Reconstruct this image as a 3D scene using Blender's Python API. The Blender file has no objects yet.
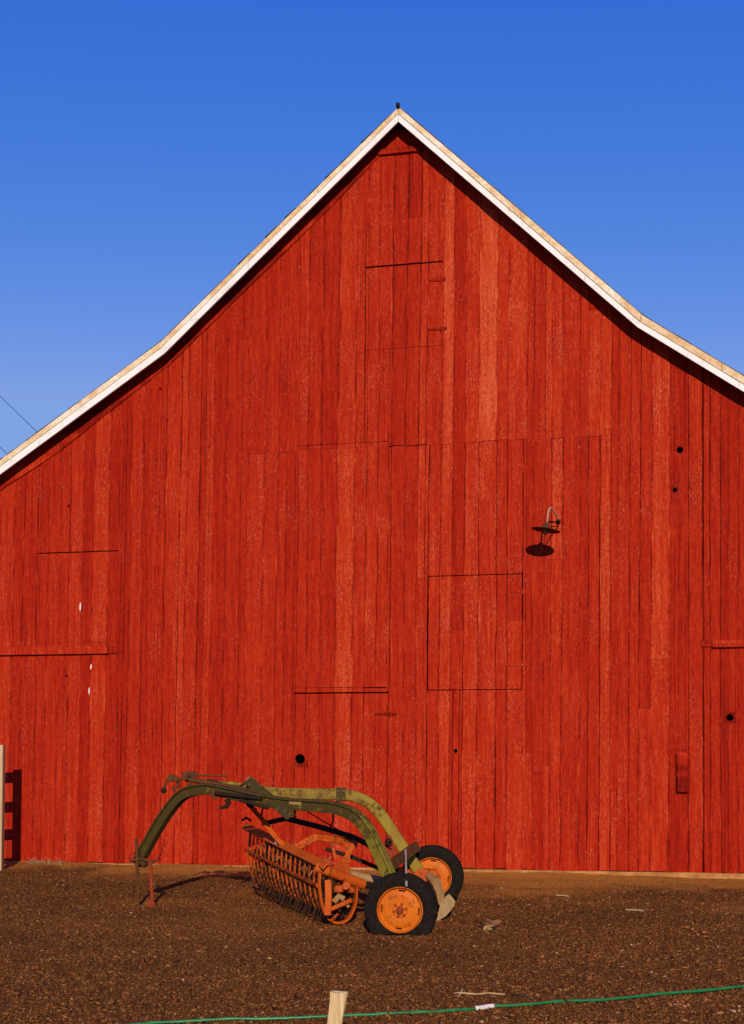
import bpy, math, random
import numpy as np
from mathutils import Vector, Matrix

random.seed(7)
RNG = np.random.default_rng(11)
sc = bpy.context.scene
COL = sc.collection

# ------------------------------------------------------------------ camera
F = 1200.0                       # focal length in pixels of the 744x1024 frame
TILT = math.radians(2.3)
EYE = Vector((0.0, 0.0, 1.81))
PPX, PPY = 372.0, 735.0 - F * math.tan(TILT)
cam_data = bpy.data.cameras.new('camera')
cam = bpy.data.objects.new('camera', cam_data)
COL.objects.link(cam)
cam.location = EYE
cam.rotation_euler = (math.radians(90) + TILT, 0, 0)
cam_data.sensor_fit = 'AUTO'
cam_data.sensor_width = 36.0
cam_data.lens = F / 1024.0 * 36.0
cam_data.shift_y = (PPY - 512.0) / 1024.0
cam_data.clip_start = 0.1
cam_data.clip_end = 5000.0
sc.camera = cam

# ------------------------------------------------------------------ light
SUN_EL = math.radians(22.5)
SUN_AZ = math.radians(-1.8)      # 0 = straight from behind the camera; light drifts left when negative
ldir = Vector((math.sin(SUN_AZ) * math.cos(SUN_EL), math.cos(SUN_AZ) * math.cos(SUN_EL), -math.sin(SUN_EL)))
world = bpy.data.worlds.new('World')
sc.world = world
world.use_nodes = True
wn = world.node_tree
bg = wn.nodes['Background']
sky = wn.nodes.new('ShaderNodeTexSky')
sky.sky_type = 'NISHITA'
sky.sun_disc = False
sky.sun_elevation = SUN_EL
sky.sun_rotation = math.radians(180) + SUN_AZ
sky.altitude = 800.0
sky.air_density = 1.0
sky.dust_density = 0.2
sky.ozone_density = 6.0
bg.inputs[1].default_value = 0.10
# film-like rendering of the clear evening sky: each channel gets its own gain and contrast
_sep = wn.nodes.new('ShaderNodeSeparateColor'); _cmb = wn.nodes.new('ShaderNodeCombineColor')
wn.links.new(sky.outputs[0], _sep.inputs[0])
for _i, (_p, _g, _top) in enumerate(((2.35, 23.5, 2.1), (1.13, 1.39, 3.7), (0.31, 0.93, 7.7))):
    _m = wn.nodes.new('ShaderNodeMath'); _m.operation = 'MULTIPLY'; _m.inputs[1].default_value = 0.1
    _w = wn.nodes.new('ShaderNodeMath'); _w.operation = 'POWER'; _w.inputs[1].default_value = _p
    _k = wn.nodes.new('ShaderNodeMath'); _k.operation = 'MULTIPLY'; _k.inputs[1].default_value = _g * 10
    _c = wn.nodes.new('ShaderNodeMath'); _c.operation = 'MINIMUM'; _c.inputs[1].default_value = _top
    wn.links.new(_sep.outputs[_i], _m.inputs[0]); wn.links.new(_m.outputs[0], _w.inputs[0])
    wn.links.new(_w.outputs[0], _k.inputs[0]); wn.links.new(_k.outputs[0], _c.inputs[0]); wn.links.new(_c.outputs[0], _cmb.inputs[_i])
wn.links.new(_cmb.outputs[0], bg.inputs[0])
sun_data = bpy.data.lights.new('sun', 'SUN')
sun_data.energy = 4.35
sun_data.angle = math.radians(0.5)
sun_data.color = (1.0, 0.86, 0.68)
sun = bpy.data.objects.new('sun', sun_data)
COL.objects.link(sun)
sun.rotation_euler = ldir.to_track_quat('-Z', 'Y').to_euler()
sun.location = (0, -10, 20)
sc.view_settings.view_transform = 'Standard'
sc.view_settings.look = 'None'
sc.view_settings.exposure = 0.0
sc.view_settings.gamma = 1.0
sc.view_settings.use_curve_mapping = False
sc.cycles.use_denoising = False

# ------------------------------------------------------------------ picture -> place helpers
ct, st = math.cos(TILT), math.sin(TILT)
def ray(px, py):
    x, y, z = (px - PPX) / F, (PPY - py) / F, -1.0
    return Vector((x, -z * ct - y * st, y * ct - z * st))
def P(px, py, Y):
    r = ray(px, py)
    return EYE + r * (Y / r.y)
def G(px, py, z=0.0):
    r = ray(px, py)
    return EYE + r * ((z - EYE.z) / r.z)
def PV(px, py, A, B):
    """point of the ray on the vertical plane over the plan line A-B"""
    r = ray(px, py)
    nx, ny = (B[1] - A[1]), -(B[0] - A[0])
    t = ((A[0] - EYE.x) * nx + (A[1] - EYE.y) * ny) / (r.x * nx + r.y * ny)
    return EYE + r * t

# ------------------------------------------------------------------ noise for geometry
_tab = RNG.random((257, 257))
def vnoise(x, y):
    x = np.asarray(x, float); y = np.asarray(y, float)
    xi = np.floor(x).astype(int); yi = np.floor(y).astype(int)
    fx = x - xi; fy = y - yi
    fx = fx * fx * (3 - 2 * fx); fy = fy * fy * (3 - 2 * fy)
    a = _tab[xi % 256, yi % 256]; b = _tab[(xi + 1) % 256, yi % 256]
    c = _tab[xi % 256, (yi + 1) % 256]; d = _tab[(xi + 1) % 256, (yi + 1) % 256]
    return (a * (1 - fx) + b * fx) * (1 - fy) + (c * (1 - fx) + d * fx) * fy

# ------------------------------------------------------------------ mesh builder
class MB:
    def __init__(self):
        self.v = []; self.f = []; self.c = []; self.m = []
        self.o = Vector((0, 0, 0))
    def face(self, pts, col=(0.5, 0.5, 0, 1), mi=0):
        i = len(self.v)
        self.v.extend([tuple(p) for p in pts])
        self.f.append(tuple(range(i, i + len(pts)))); self.c.append(col); self.m.append(mi)
    def grid(self, rings, closed=True, cap=True, cols=None, mi=0, skip=None):
        """rings: list of equally long vertex rings"""
        i0 = len(self.v); n = len(rings[0])
        for r in rings: self.v.extend([tuple(p) for p in r])
        for a in range(len(rings) - 1):
            col = cols[a] if cols else (0.5, 0.5, 0, 1)
            for b in range(n if closed else n - 1):
                if skip and skip(a, b): continue
                b2 = (b + 1) % n
                self.f.append((i0 + a * n + b, i0 + a * n + b2, i0 + (a + 1) * n + b2, i0 + (a + 1) * n + b))
                self.c.append(col); self.m.append(mi)
        if cap and closed:
            self.f.append(tuple(i0 + k for k in reversed(range(n)))); self.c.append(cols[0] if cols else (0.5, 0.5, 0, 1)); self.m.append(mi)
            e = i0 + (len(rings) - 1) * n
            self.f.append(tuple(e + k for k in range(n))); self.c.append(cols[-1] if cols else (0.5, 0.5, 0, 1)); self.m.append(mi)
    def box(self, c, s, ax=None, col=(0.5, 0.5, 0, 1), mi=0, bev=0.0):
        c = Vector(c)
        X, Y, Z = ax if ax else (Vector((1, 0, 0)), Vector((0, 1, 0)), Vector((0, 0, 1)))
        hx, hy, hz = s[0] / 2, s[1] / 2, s[2] / 2
        if bev <= 0:
            r0 = [c - Z * hz + X * a * hx + Y * b * hy for a, b in ((-1, -1), (1, -1), (1, 1), (-1, 1))]
            r1 = [p + Z * 2 * hz for p in r0]
            self.grid([r0, r1], cols=[col], mi=mi)
            return
        def ring(z, k):
            x, y = hx - k, hy - k
            e = bev
            q = [(-x, -y + e), (-x + e, -y), (x - e, -y), (x, -y + e), (x, y - e), (x - e, y), (-x + e, y), (-x, y - e)]
            return [c + X * a + Y * b + Z * z for a, b in q]
        self.grid([ring(-hz, bev), ring(-hz + bev, 0), ring(hz - bev, 0), ring(hz, bev)], cols=[col] * 3, mi=mi)
    def sweep(self, path, prof, side, cols=None, mi=0, col=None, cap=True):
        """profile (a along side, b perpendicular to side and path)"""
        path = [Vector(p) for p in path]; side = Vector(side).normalized()
        rings = []
        for i, p in enumerate(path):
            t = (path[min(i + 1, len(path) - 1)] - path[max(i - 1, 0)]).normalized()
            up = side.cross(t).normalized()
            s2 = t.cross(up).normalized()
            rings.append([p + s2 * a + up * b for a, b in prof])
        if cols is None: cols = [col or (0.5, 0.5, 0, 1)] * (len(path) - 1)
        self.grid(rings, cols=cols, mi=mi, cap=cap)
    def tube(self, path, r, n=8, col=(0.5, 0.5, 0, 1), mi=0, cap=True):
        path = [Vector(p) for p in path]
        rr = r if isinstance(r, (list, tuple)) else [r] * len(path)
        t0 = (path[1] - path[0]).normalized()
        u = t0.orthogonal().normalized()
        rings = []
        for i, p in enumerate(path):
            t = (path[min(i + 1, len(path) - 1)] - path[max(i - 1, 0)]).normalized()
            u = (u - t * u.dot(t)).normalized()
            w = t.cross(u)
            rings.append([p + (u * math.cos(2 * math.pi * k / n) + w * math.sin(2 * math.pi * k / n)) * rr[i] for k in range(n)])
        self.grid(rings, cols=[col] * (len(path) - 1), mi=mi, cap=cap)
    def lathe(self, prof, c, axis, up, n=48, col=(0.5, 0.5, 0, 1), mi=0, skip=None, fn=None):
        """prof: (radius, distance along axis)"""
        c = Vector(c); axis = Vector(axis).normalized(); up = Vector(up)
        up = (up - axis * up.dot(axis)).normalized(); w = axis.cross(up)
        rings = []
        for r, a in prof:
            ring = []
            for k in range(n):
                th = 2 * math.pi * k / n
                p = c + axis * a + (up * math.cos(th) + w * math.sin(th)) * max(r, 1e-4)
                ring.append(fn(p, a) if fn else p)
            rings.append(ring)
        self.grid(rings, cols=[col] * (len(prof) - 1), mi=mi, cap=False, skip=skip)
    def build(self, name, mats, parent=None, smooth=False, auto=None, loc=None):
        me = bpy.data.meshes.new(name)
        o = Vector(loc) if loc is not None else (parent_origin(parent) if parent else Vector((0, 0, 0)))
        me.from_pydata([(x - o.x, y - o.y, z - o.z) for x, y, z in self.v], [], self.f)
        if not isinstance(mats, (list, tuple)): mats = [mats]
        for m in mats: me.materials.append(m)
        me.polygons.foreach_set('material_index', self.m)
        at = me.color_attributes.new('tone', 'FLOAT_COLOR', 'CORNER')
        cols = np.empty((len(me.loops), 4), np.float32)
        li = 0
        for f, c in zip(self.f, self.c):
            cols[li:li + len(f)] = c; li += len(f)      # c is one colour or one per corner
        at.data.foreach_set('color', cols.ravel())
        if smooth:
            me.polygons.foreach_set('use_smooth', [True] * len(me.polygons))
            if auto:
                me.set_sharp_from_angle(angle=math.radians(auto))
        me.update()
        ob = bpy.data.objects.new(name, me)
        COL.objects.link(ob)
        if parent:
            ob.parent = parent
        if loc is not None: ob.location = loc
        return ob

_orig = {}
def parent_origin(p):
    o = Vector((0, 0, 0))
    while p is not None:
        o = o + p.location; p = p.parent
    return o
def thing(name, label, cat, loc, rz=0.0, group=None):
    o = bpy.data.objects.new(name, None)
    COL.objects.link(o)
    o.empty_display_size = 0.2
    o.location = loc; o.rotation_euler = (0, 0, rz)
    return tag(o, label, cat, group)
def tag(o, label=None, cat=None, group=None, kind=None):
    if label: o['label'] = label
    if cat: o['category'] = cat
    if group: o['group'] = group
    if kind: o['kind'] = kind
    return o

# ------------------------------------------------------------------ materials
def new_mat(name):
    m = bpy.data.materials.new(name); m.use_nodes = True
    nt = m.node_tree
    b = nt.nodes['Principled BSDF']
    return m, nt, b
def N(nt, kind, **kw):
    n = nt.nodes.new(kind)
    for k, v in kw.items(): setattr(n, k, v)
    return n
def L(nt, a, b): nt.links.new(a, b)
def coords(nt, scale, src='Object', seed=None):
    tc = N(nt, 'ShaderNodeTexCoord')
    out = tc.outputs[src]
    if seed is not None:
        ad = N(nt, 'ShaderNodeVectorMath', operation='ADD')
        L(nt, out, ad.inputs[0]); L(nt, seed, ad.inputs[1]); out = ad.outputs[0]
    mp = N(nt, 'ShaderNodeVectorMath', operation='MULTIPLY')
    L(nt, out, mp.inputs[0]); mp.inputs[1].default_value = scale
    return mp.outputs[0]
def noise(nt, vec, scale=1.0, detail=3.0, rough=0.55):
    n = N(nt, 'ShaderNodeTexNoise')
    n.inputs['Scale'].default_value = scale; n.inputs['Detail'].default_value = detail
    n.inputs['Roughness'].default_value = rough
    L(nt, vec, n.inputs['Vector'])
    return n.outputs['Fac']
def ramp(nt, fac, stops):
    r = N(nt, 'ShaderNodeValToRGB')
    e = r.color_ramp.elements
    while len(e) < len(stops): e.new(0.5)
    for el, (p, c) in zip(e, stops):
        el.position = p; el.color = (c, c, c, 1) if isinstance(c, (int, float)) else (*c, 1)
    L(nt, fac, r.inputs[0])
    return r.outputs[0]
def mix(nt, fac, a, b, mode='MIX'):
    m = N(nt, 'ShaderNodeMix', data_type='RGBA', blend_type=mode)
    if isinstance(fac, (int, float)): m.inputs[0].default_value = fac
    else: L(nt, fac, m.inputs[0])
    for sock, x in ((m.inputs[6], a), (m.inputs[7], b)):
        if isinstance(x, tuple): sock.default_value = (*x, 1)
        else: L(nt, x, sock)
    return m.outputs[2]
def math_(nt, op, a, b=None):
    m = N(nt, 'ShaderNodeMath', operation=op)
    for s, x in ((m.inputs[0], a), (m.inputs[1], b)):
        if x is None: continue
        if isinstance(x, (int, float)): s.default_value = x
        else: L(nt, x, s)
    return m.outputs[0]
def bump(nt, b, h, strength=0.4, dist=0.004):
    bp = N(nt, 'ShaderNodeBump')
    bp.inputs['Strength'].default_value = strength; bp.inputs['Distance'].default_value = dist
    L(nt, h, bp.inputs['Height']); L(nt, bp.outputs[0], b.inputs['Normal'])
def tone(nt):
    a = N(nt, 'ShaderNodeAttribute', attribute_name='tone')
    s = N(nt, 'ShaderNodeSeparateColor')
    L(nt, a.outputs['Color'], s.inputs[0])
    return s.outputs          # 0 tone, 1 seed, 2 extra

def barn_red():
    m, nt, b = new_mat('barn_red')
    t = tone(nt)
    cv = N(nt, 'ShaderNodeCombineXYZ')
    L(nt, math_(nt, 'MULTIPLY', t[1], 31.0), cv.inputs[0]); L(nt, math_(nt, 'MULTIPLY', t[1], 57.0), cv.inputs[2])
    sd = cv.outputs[0]
    big = noise(nt, coords(nt, (2.2, 1, 0.55), seed=sd), 1.0, 3)
    grain = noise(nt, coords(nt, (80, 3, 2.2), seed=sd), 1.0, 3, 0.6)
    streak = noise(nt, coords(nt, (17, 2, 0.8), seed=sd), 1.0, 4, 0.6)
    blot = noise(nt, coords(nt, (26, 3, 9), seed=sd), 1.0, 4, 0.7)
    fleck = noise(nt, coords(nt, (60, 4, 21), seed=sd), 1.0, 3, 0.72)
    patch = noise(nt, coords(nt, (5.0, 1, 1.1), seed=sd), 1.0, 3, 0.6)
    def part_(x, k): return math_(nt, 'MULTIPLY', math_(nt, 'SUBTRACT', x, 0.5), k)
    thin = noise(nt, coords(nt, (48, 2, 0.9), seed=sd), 1.0, 3, 0.6)
    # weathered arris: thin worn lines that run along the board edges, t[2] is 0..1 across the board
    ed = math_(nt, 'ABSOLUTE', math_(nt, 'SUBTRACT', t[2], 0.5))
    wig = noise(nt, coords(nt, (0.0, 0.0, 1.6), seed=sd), 1.0, 3, 0.6)
    edge = ramp(nt, ed, [(0.39, 0.0), (0.48, 1.0)])
    worn = math_(nt, 'MULTIPLY', edge, ramp(nt, wig, [(0.53, 0.0), (0.66, 1.0)]))
    seam_dark = math_(nt, 'MULTIPLY', edge, ramp(nt, wig, [(0.44, 1.0), (0.54, 0.0)]))  # darker stretches along the board edges that mark the seams
    v = math_(nt, 'ADD', math_(nt, 'MULTIPLY', t[0], 0.60), 0.17)
    v = math_(nt, 'ADD', v, math_(nt, 'SUBTRACT', math_(nt, 'MULTIPLY', worn, 0.30), math_(nt, 'MULTIPLY', seam_dark, 0.30)))
    for x, k in ((big, 0.20), (streak, 0.55), (thin, 0.50), (grain, 0.40), (blot, 0.70)):
        v = math_(nt, 'ADD', v, part_(x, k))
    base = ramp(nt, v, [(0.06, (0.15, 0.0045, 0.0013)), (0.32, (0.285, 0.0100, 0.0020)), (0.54, (0.375, 0.0215, 0.0042)), (0.76, (0.48, 0.058, 0.015)), (1.0, (0.62, 0.14, 0.046))])
    # peeling flecks, strongest on the weathered boards
    amt = math_(nt, 'ADD', math_(nt, 'MULTIPLY', patch, 0.40), math_(nt, 'MULTIPLY', t[0], 0.22))
    fl = math_(nt, 'ADD', fleck, amt)
    mask = ramp(nt, fl, [(0.87, 0.0), (1.01, 1.0)])
    mask = math_(nt, 'MULTIPLY', mask, 0.36)
    c = mix(nt, mask, base, (0.62, 0.19, 0.085))
    # dark worn-in specks, knots and blotches
    dk = ramp(nt, math_(nt, 'SUBTRACT', fleck, math_(nt, 'MULTIPLY', part_(patch, 1.0), 0.5)), [(0.24, 1.0), (0.36, 0.0)])
    c = mix(nt, math_(nt, 'MULTIPLY', dk, 0.55), c, (0.17, 0.005, 0.0015))
    kn = noise(nt, coords(nt, (9, 2, 4.5), seed=sd), 1.0, 2)
    km = ramp(nt, kn, [(0.72, 0.0), (0.80, 1.0)])
    c = mix(nt, math_(nt, 'MULTIPLY', km, 0.55), c, (0.15, 0.005, 0.002))
    L(nt, c, b.inputs['Base Color'])
    b.inputs['Roughness'].default_value = 0.85
    b.inputs['Specular IOR Level'].default_value = 0.08
    h = math_(nt, 'ADD', math_(nt, 'MULTIPLY', grain, 0.6), math_(nt, 'ADD', math_(nt, 'MULTIPLY', fleck, 0.5), math_(nt, 'MULTIPLY', blot, 0.5)))
    bump(nt, b, h, 0.7, 0.008)
    return m

def wood(name, c0, c1, c2, sc_=(60, 60, 3), rough=0.8):
    m, nt, b = new_mat(name)
    g = noise(nt, coords(nt, sc_), 1.0, 4, 0.6)
    p = noise(nt, coords(nt, (5, 5, 1.5)), 1.0, 3)
    v = math_(nt, 'ADD', math_(nt, 'MULTIPLY', g, 0.7), math_(nt, 'MULTIPLY', p, 0.4))
    L(nt, ramp(nt, v, [(0.32, c0), (0.55, c1), (0.78, c2)]), b.inputs['Base Color'])
    b.inputs['Roughness'].default_value = rough
    b.inputs['Specular IOR Level'].default_value = 0.2
    bump(nt, b, g, 0.5, 0.004)
    return m

def paint_rust(name, light, mid, rust, amount=0.5, rough=0.55, sc_=14.0):
    m, nt, b = new_mat(name)
    t = tone(nt)
    n1 = noise(nt, coords(nt, (sc_, sc_, sc_)), 1.0, 5, 0.65)
    n2 = noise(nt, coords(nt, (70, 70, 70)), 1.0, 3, 0.6)
    n3 = noise(nt, coords(nt, (3, 3, 3)), 1.0, 3, 0.6)
    base = mix(nt, math_(nt, 'MULTIPLY', ramp(nt, n3, [(0.35, 0.0), (0.65, 1.0)]), 0.8), light, mid)
    v = math_(nt, 'ADD', math_(nt, 'MULTIPLY', n1, 0.75), math_(nt, 'MULTIPLY', n2, 0.25))
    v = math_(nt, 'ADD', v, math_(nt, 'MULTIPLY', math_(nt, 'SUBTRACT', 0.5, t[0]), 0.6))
    msk = ramp(nt, v, [(0.62 - amount * 0.2, 0.0), (0.74 - amount * 0.2, 1.0)])
    c = mix(nt, msk, base, rust)
    L(nt, c, b.inputs['Base Color'])
    b.inputs['Roughness'].default_value = rough
    b.inputs['Specular IOR Level'].default_value = 0.15
    bump(nt, b, v, 0.35, 0.004)
    return m

M_RED = barn_red()
M_WHITE, nt, b = new_mat('weathered_white_paint')
t_ = noise(nt, coords(nt, (6, 6, 6)), 1.0, 4, 0.6); t2_ = noise(nt, coords(nt, (50, 50, 50)), 1.0, 3, 0.6)
v_ = math_(nt, 'ADD', math_(nt, 'MULTIPLY', t_, 0.6), math_(nt, 'MULTIPLY', t2_, 0.4))
L(nt, ramp(nt, v_, [(0.3, (0.52, 0.46, 0.38)), (0.46, (0.72, 0.70, 0.66)), (0.8, (0.77, 0.755, 0.72))]), b.inputs['Base Color'])
b.inputs['Roughness'].default_value = 0.7
M_TAN, nt, b = new_mat('peeling_cream_trim')
t_ = noise(nt, coords(nt, (2.5, 6, 2.5)), 1.0, 4, 0.65); t2_ = noise(nt, coords(nt, (26, 26, 26)), 1.0, 3, 0.6)
v_ = math_(nt, 'ADD', math_(nt, 'MULTIPLY', t_, 0.65), math_(nt, 'MULTIPLY', t2_, 0.35))
L(nt, ramp(nt, v_, [(0.33, (0.46, 0.24, 0.08)), (0.45, (0.60, 0.39, 0.18)), (0.55, (0.70, 0.56, 0.36)), (0.65, (0.77, 0.71, 0.62))]), b.inputs['Base Color'])
b.inputs['Roughness'].default_value = 0.8
M_SHINGLE = wood('roof_shingle', (0.03, 0.025, 0.02), (0.07, 0.055, 0.045), (0.12, 0.10, 0.08), (8, 30, 8))
M_INSIDE = wood('bare_inner_wood', (0.03, 0.02, 0.012), (0.06, 0.04, 0.025), (0.10, 0.07, 0.045))
M_FOOT, nt, b = new_mat('dusty_concrete')
t_ = noise(nt, coords(nt, (5, 5, 9)), 1.0, 5, 0.65)
L(nt, ramp(nt, t_, [(0.3, (0.22, 0.075, 0.014)), (0.5, (0.36, 0.145, 0.030)), (0.7, (0.46, 0.22, 0.06))]), b.inputs['Base Color'])
b.inputs['Roughness'].default_value = 0.95
bump(nt, b, t_, 0.6, 0.02)
M_BAREWOOD = wood('bare_white_wood', (0.6, 0.5, 0.4), (0.75, 0.68, 0.6), (0.82, 0.78, 0.72))
M_POST = wood('raw_fence_wood', (0.30, 0.19, 0.085), (0.46, 0.31, 0.15), (0.58, 0.42, 0.23), (40, 40, 2.5))
M_STAKE = wood('split_stake_wood', (0.30, 0.17, 0.06), (0.52, 0.36, 0.17), (0.68, 0.53, 0.32), (75, 75, 4))
M_CHOCK = wood('chock_wood', (0.19, 0.11, 0.042), (0.32, 0.20, 0.085), (0.42, 0.29, 0.14), (40, 40, 8))
M_ORANGE = paint_rust('rusty_orange_paint', (0.49, 0.080, 0.003), (0.36, 0.050, 0.003), (0.14, 0.026, 0.004), 0.60, 0.6, 22.0)
M_RIM = paint_rust('orange_rim_paint', (0.54, 0.128, 0.004), (0.47, 0.092, 0.004), (0.20, 0.036, 0.005), 0.42)
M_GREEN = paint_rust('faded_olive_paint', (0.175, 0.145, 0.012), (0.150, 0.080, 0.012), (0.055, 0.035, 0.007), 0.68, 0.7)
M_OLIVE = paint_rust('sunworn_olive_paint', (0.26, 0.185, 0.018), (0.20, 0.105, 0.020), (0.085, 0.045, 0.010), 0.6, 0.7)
M_RUST = paint_rust('brown_rust', (0.115, 0.040, 0.010), (0.075, 0.028, 0.009), (0.03, 0.014, 0.006), 0.4, 0.85)
M_REDRUST = paint_rust('red_rusty_paint', (0.27, 0.036, 0.009), (0.17, 0.028, 0.008), (0.07, 0.02, 0.007), 0.4, 0.8)
M_DARK = paint_rust('greasy_dark_steel', (0.016, 0.0095, 0.0045), (0.026, 0.014, 0.006), (0.045, 0.016, 0.005), 0.3, 0.85)
M_TINE = paint_rust('tine_steel', (0.050, 0.019, 0.006), (0.03, 0.012, 0.005), (0.012, 0.007, 0.004), 0.5, 0.8)  # dark steel, deepened further to stand in for shade inside the basket
M_PALE = paint_rust('dusty_pale_steel', (0.33, 0.19, 0.075), (0.26, 0.13, 0.045), (0.14, 0.06, 0.02), 0.4, 0.9)
M_SILVER = paint_rust('bare_metal', (0.36, 0.32, 0.26), (0.24, 0.19, 0.13), (0.10, 0.06, 0.03), 0.3, 0.6)
M_TYRE, nt, b = new_mat('old_tyre_rubber')
t_ = noise(nt, coords(nt, (30, 30, 30)), 1.0, 4, 0.65)
L(nt, ramp(nt, t_, [(0.35, (0.008, 0.006, 0.0045)), (0.62, (0.015, 0.011, 0.008)), (0.80, (0.045, 0.030, 0.016))]), b.inputs['Base Color'])
b.inputs['Roughness'].default_value = 0.9; b.inputs['Specular IOR Level'].default_value = 0.06
M_HOSE, nt, b = new_mat('green_hose_vinyl')
t_ = noise(nt, coords(nt, (12, 12, 12)), 1.0, 3, 0.6)
L(nt, ramp(nt, t_, [(0.35, (0.006, 0.105, 0.022)), (0.65, (0.014, 0.18, 0.042))]), b.inputs['Base Color'])
b.inputs['Roughness'].default_value = 0.4
M_WHITEPL, nt, b = new_mat('dusty_white_plastic')
t_ = noise(nt, coords(nt, (40, 40, 40)), 1.0, 3, 0.6)
L(nt, ramp(nt, t_, [(0.3, (0.50, 0.38, 0.30)), (0.6, (0.74, 0.64, 0.57))]), b.inputs['Base Color'])
M_WIRE, nt, b = new_mat('weathered_cable')
t_ = noise(nt, coords(nt, (3, 3, 3)), 1.0, 2)
L(nt, ramp(nt, t_, [(0.3, (0.10, 0.12, 0.17)), (0.7, (0.16, 0.18, 0.22))]), b.inputs['Base Color'])
M_TWIG = wood('dry_twig', (0.28, 0.16, 0.06), (0.40, 0.25, 0.11), (0.50, 0.35, 0.18), (20, 20, 20))
M_BARK = wood('dark_bark', (0.025, 0.014, 0.008), (0.05, 0.03, 0.016), (0.09, 0.05, 0.03), (20, 20, 20))
M_LEAF = wood('dry_leaf', (0.12, 0.05, 0.02), (0.26, 0.12, 0.05), (0.42, 0.24, 0.11), (20, 20, 20))
M_GRASS = wood('dry_grass', (0.22, 0.15, 0.06), (0.36, 0.27, 0.13), (0.50, 0.40, 0.24), (20, 20, 20))

def ground_mat():
    m, nt, b = new_mat('ground_dirt')
    at = N(nt, 'ShaderNodeAttribute', attribute_name='tone')
    s = N(nt, 'ShaderNodeSeparateColor'); L(nt, at.outputs['Color'], s.inputs[0])
    n1 = noise(nt, coords(nt, (55, 55, 55)), 1.0, 5, 0.7)
    n2 = noise(nt, coords(nt, (1.1, 1.1, 1.1)), 1.0, 4, 0.6)
    n3 = noise(nt, coords(nt, (130, 130, 130)), 1.0, 3, 0.7)
    v = math_(nt, 'ADD', math_(nt, 'MULTIPLY', n1, 0.55), math_(nt, 'ADD', math_(nt, 'MULTIPLY', n2, 0.22), math_(nt, 'MULTIPLY', n3, 0.28)))
    mulch = ramp(nt, v, [(0.34, (0.060, 0.020, 0.0040)), (0.50, (0.135, 0.047, 0.008)), (0.62, (0.215, 0.082, 0.014)), (0.80, (0.34, 0.155, 0.034))])
    dirt = ramp(nt, v, [(0.34, (0.20, 0.066, 0.010)), (0.52, (0.42, 0.155, 0.023)), (0.72, (0.58, 0.26, 0.052))])
    c = mix(nt, s.outputs[0], mulch, dirt)
    L(nt, c, b.inputs['Base Color'])
    b.inputs['Roughness'].default_value = 0.95; b.inputs['Specular IOR Level'].default_value = 0.1
    bump(nt, b, v, 0.9, 0.03)
    return m
def chip_mat():
    m, nt, b = new_mat('gravel_chip')
    at = N(nt, 'ShaderNodeAttribute', attribute_name='tone')
    n1 = noise(nt, coords(nt, (90, 90, 90)), 1.0, 2, 0.6)
    c = mix(nt, 1.0, at.outputs['Color'], ramp(nt, n1, [(0.3, 0.65), (0.7, 1.0)]), 'MULTIPLY')
    L(nt, c, b.inputs['Base Color'])
    b.inputs['Roughness'].default_value = 0.9; b.inputs['Specular IOR Level'].default_value = 0.15
    return m
M_GROUND = ground_mat(); M_CHIP = chip_mat()

# ================================================================== BARN
gL, gR = G(0, 862), G(744, 880)                 # where the wall plane meets the ground
T = Vector((gR.x - gL.x, gR.y - gL.y, 0)).normalized()
NRM = Vector((T.y, -T.x, 0))                     # towards the camera
if NRM.y > 0: NRM = -NRM
B0 = PV(398, 870, gL, gR); B0.z = 0.0
SHEAR = 0.012                                    # the old frame leans a little
YAW = math.atan2(T.y, T.x)
def wpx(px, py, n=0.0):
    """picture point on the wall plane (pushed out by n) -> (u, z)"""
    A = (gL + NRM * n); Bq = (gR + NRM * n)
    p = PV(px, py, A, Bq)
    return ((p - B0).dot(T) - SHEAR * p.z, p.z)
def BL(u, z, n=0.0):
    """barn local coordinates (the parent Empty carries the yaw)"""
    return Vector((u + SHEAR * z, -n, z))
def BW(u, z, n=0.0):
    return B0 + T * (u + SHEAR * z) + NRM * n + Vector((0, 0, z))

barn = thing('barn', 'huge red board barn with white edged gable roof and board hatches', 'barn', B0, YAW)
def bbuild(mb, name, mats, parent=None, smooth=False):
    """meshes already in barn local coordinates"""
    return mb.build(name, mats, parent or barn, smooth, loc=(0, 0, 0))

# roof lines read from the gable
ND = 0.240
def line(pts, n):
    q = [wpx(x, y, n) for x, y in pts]
    (ua, za), (ub, zb) = q[0], q[1]
    s = (zb - za) / (ub - ua); uE = UAP - 7.9
    out = [(uE, za + (uE - ua) * s)] + q[1:-1]
    (ua, za), (ub, zb) = q[-2], q[-1]
    s = (zb - za) / (ub - ua); uE = UAP + 7.9
    return out + [(uE, zb + (uE - ub) * s)]
UAP = wpx(398.5, 106.5, ND)[0]
top_l = line([(0, 460.2), (161, 341.5), (399, 106.8), (643.7, 316.0), (744, 376.2)], ND)
mid_l = line([(0, 466.0), (161, 347.7), (398.3, 113.2), (640.5, 321.6), (744, 384.0)], ND)
bot_l = line([(0, 474.2), (164, 353.6), (398, 121.0), (637.6, 327), (744, 391.8)], 0.23)
def lin(l, u):
    for (a, za), (b_, zb) in zip(l, l[1:]):
        if u <= b_: return za + (zb - za) * (u - a) / (b_ - a)
    return zb
def roof_in(u): return lin(top_l, u) - 0.105
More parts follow.
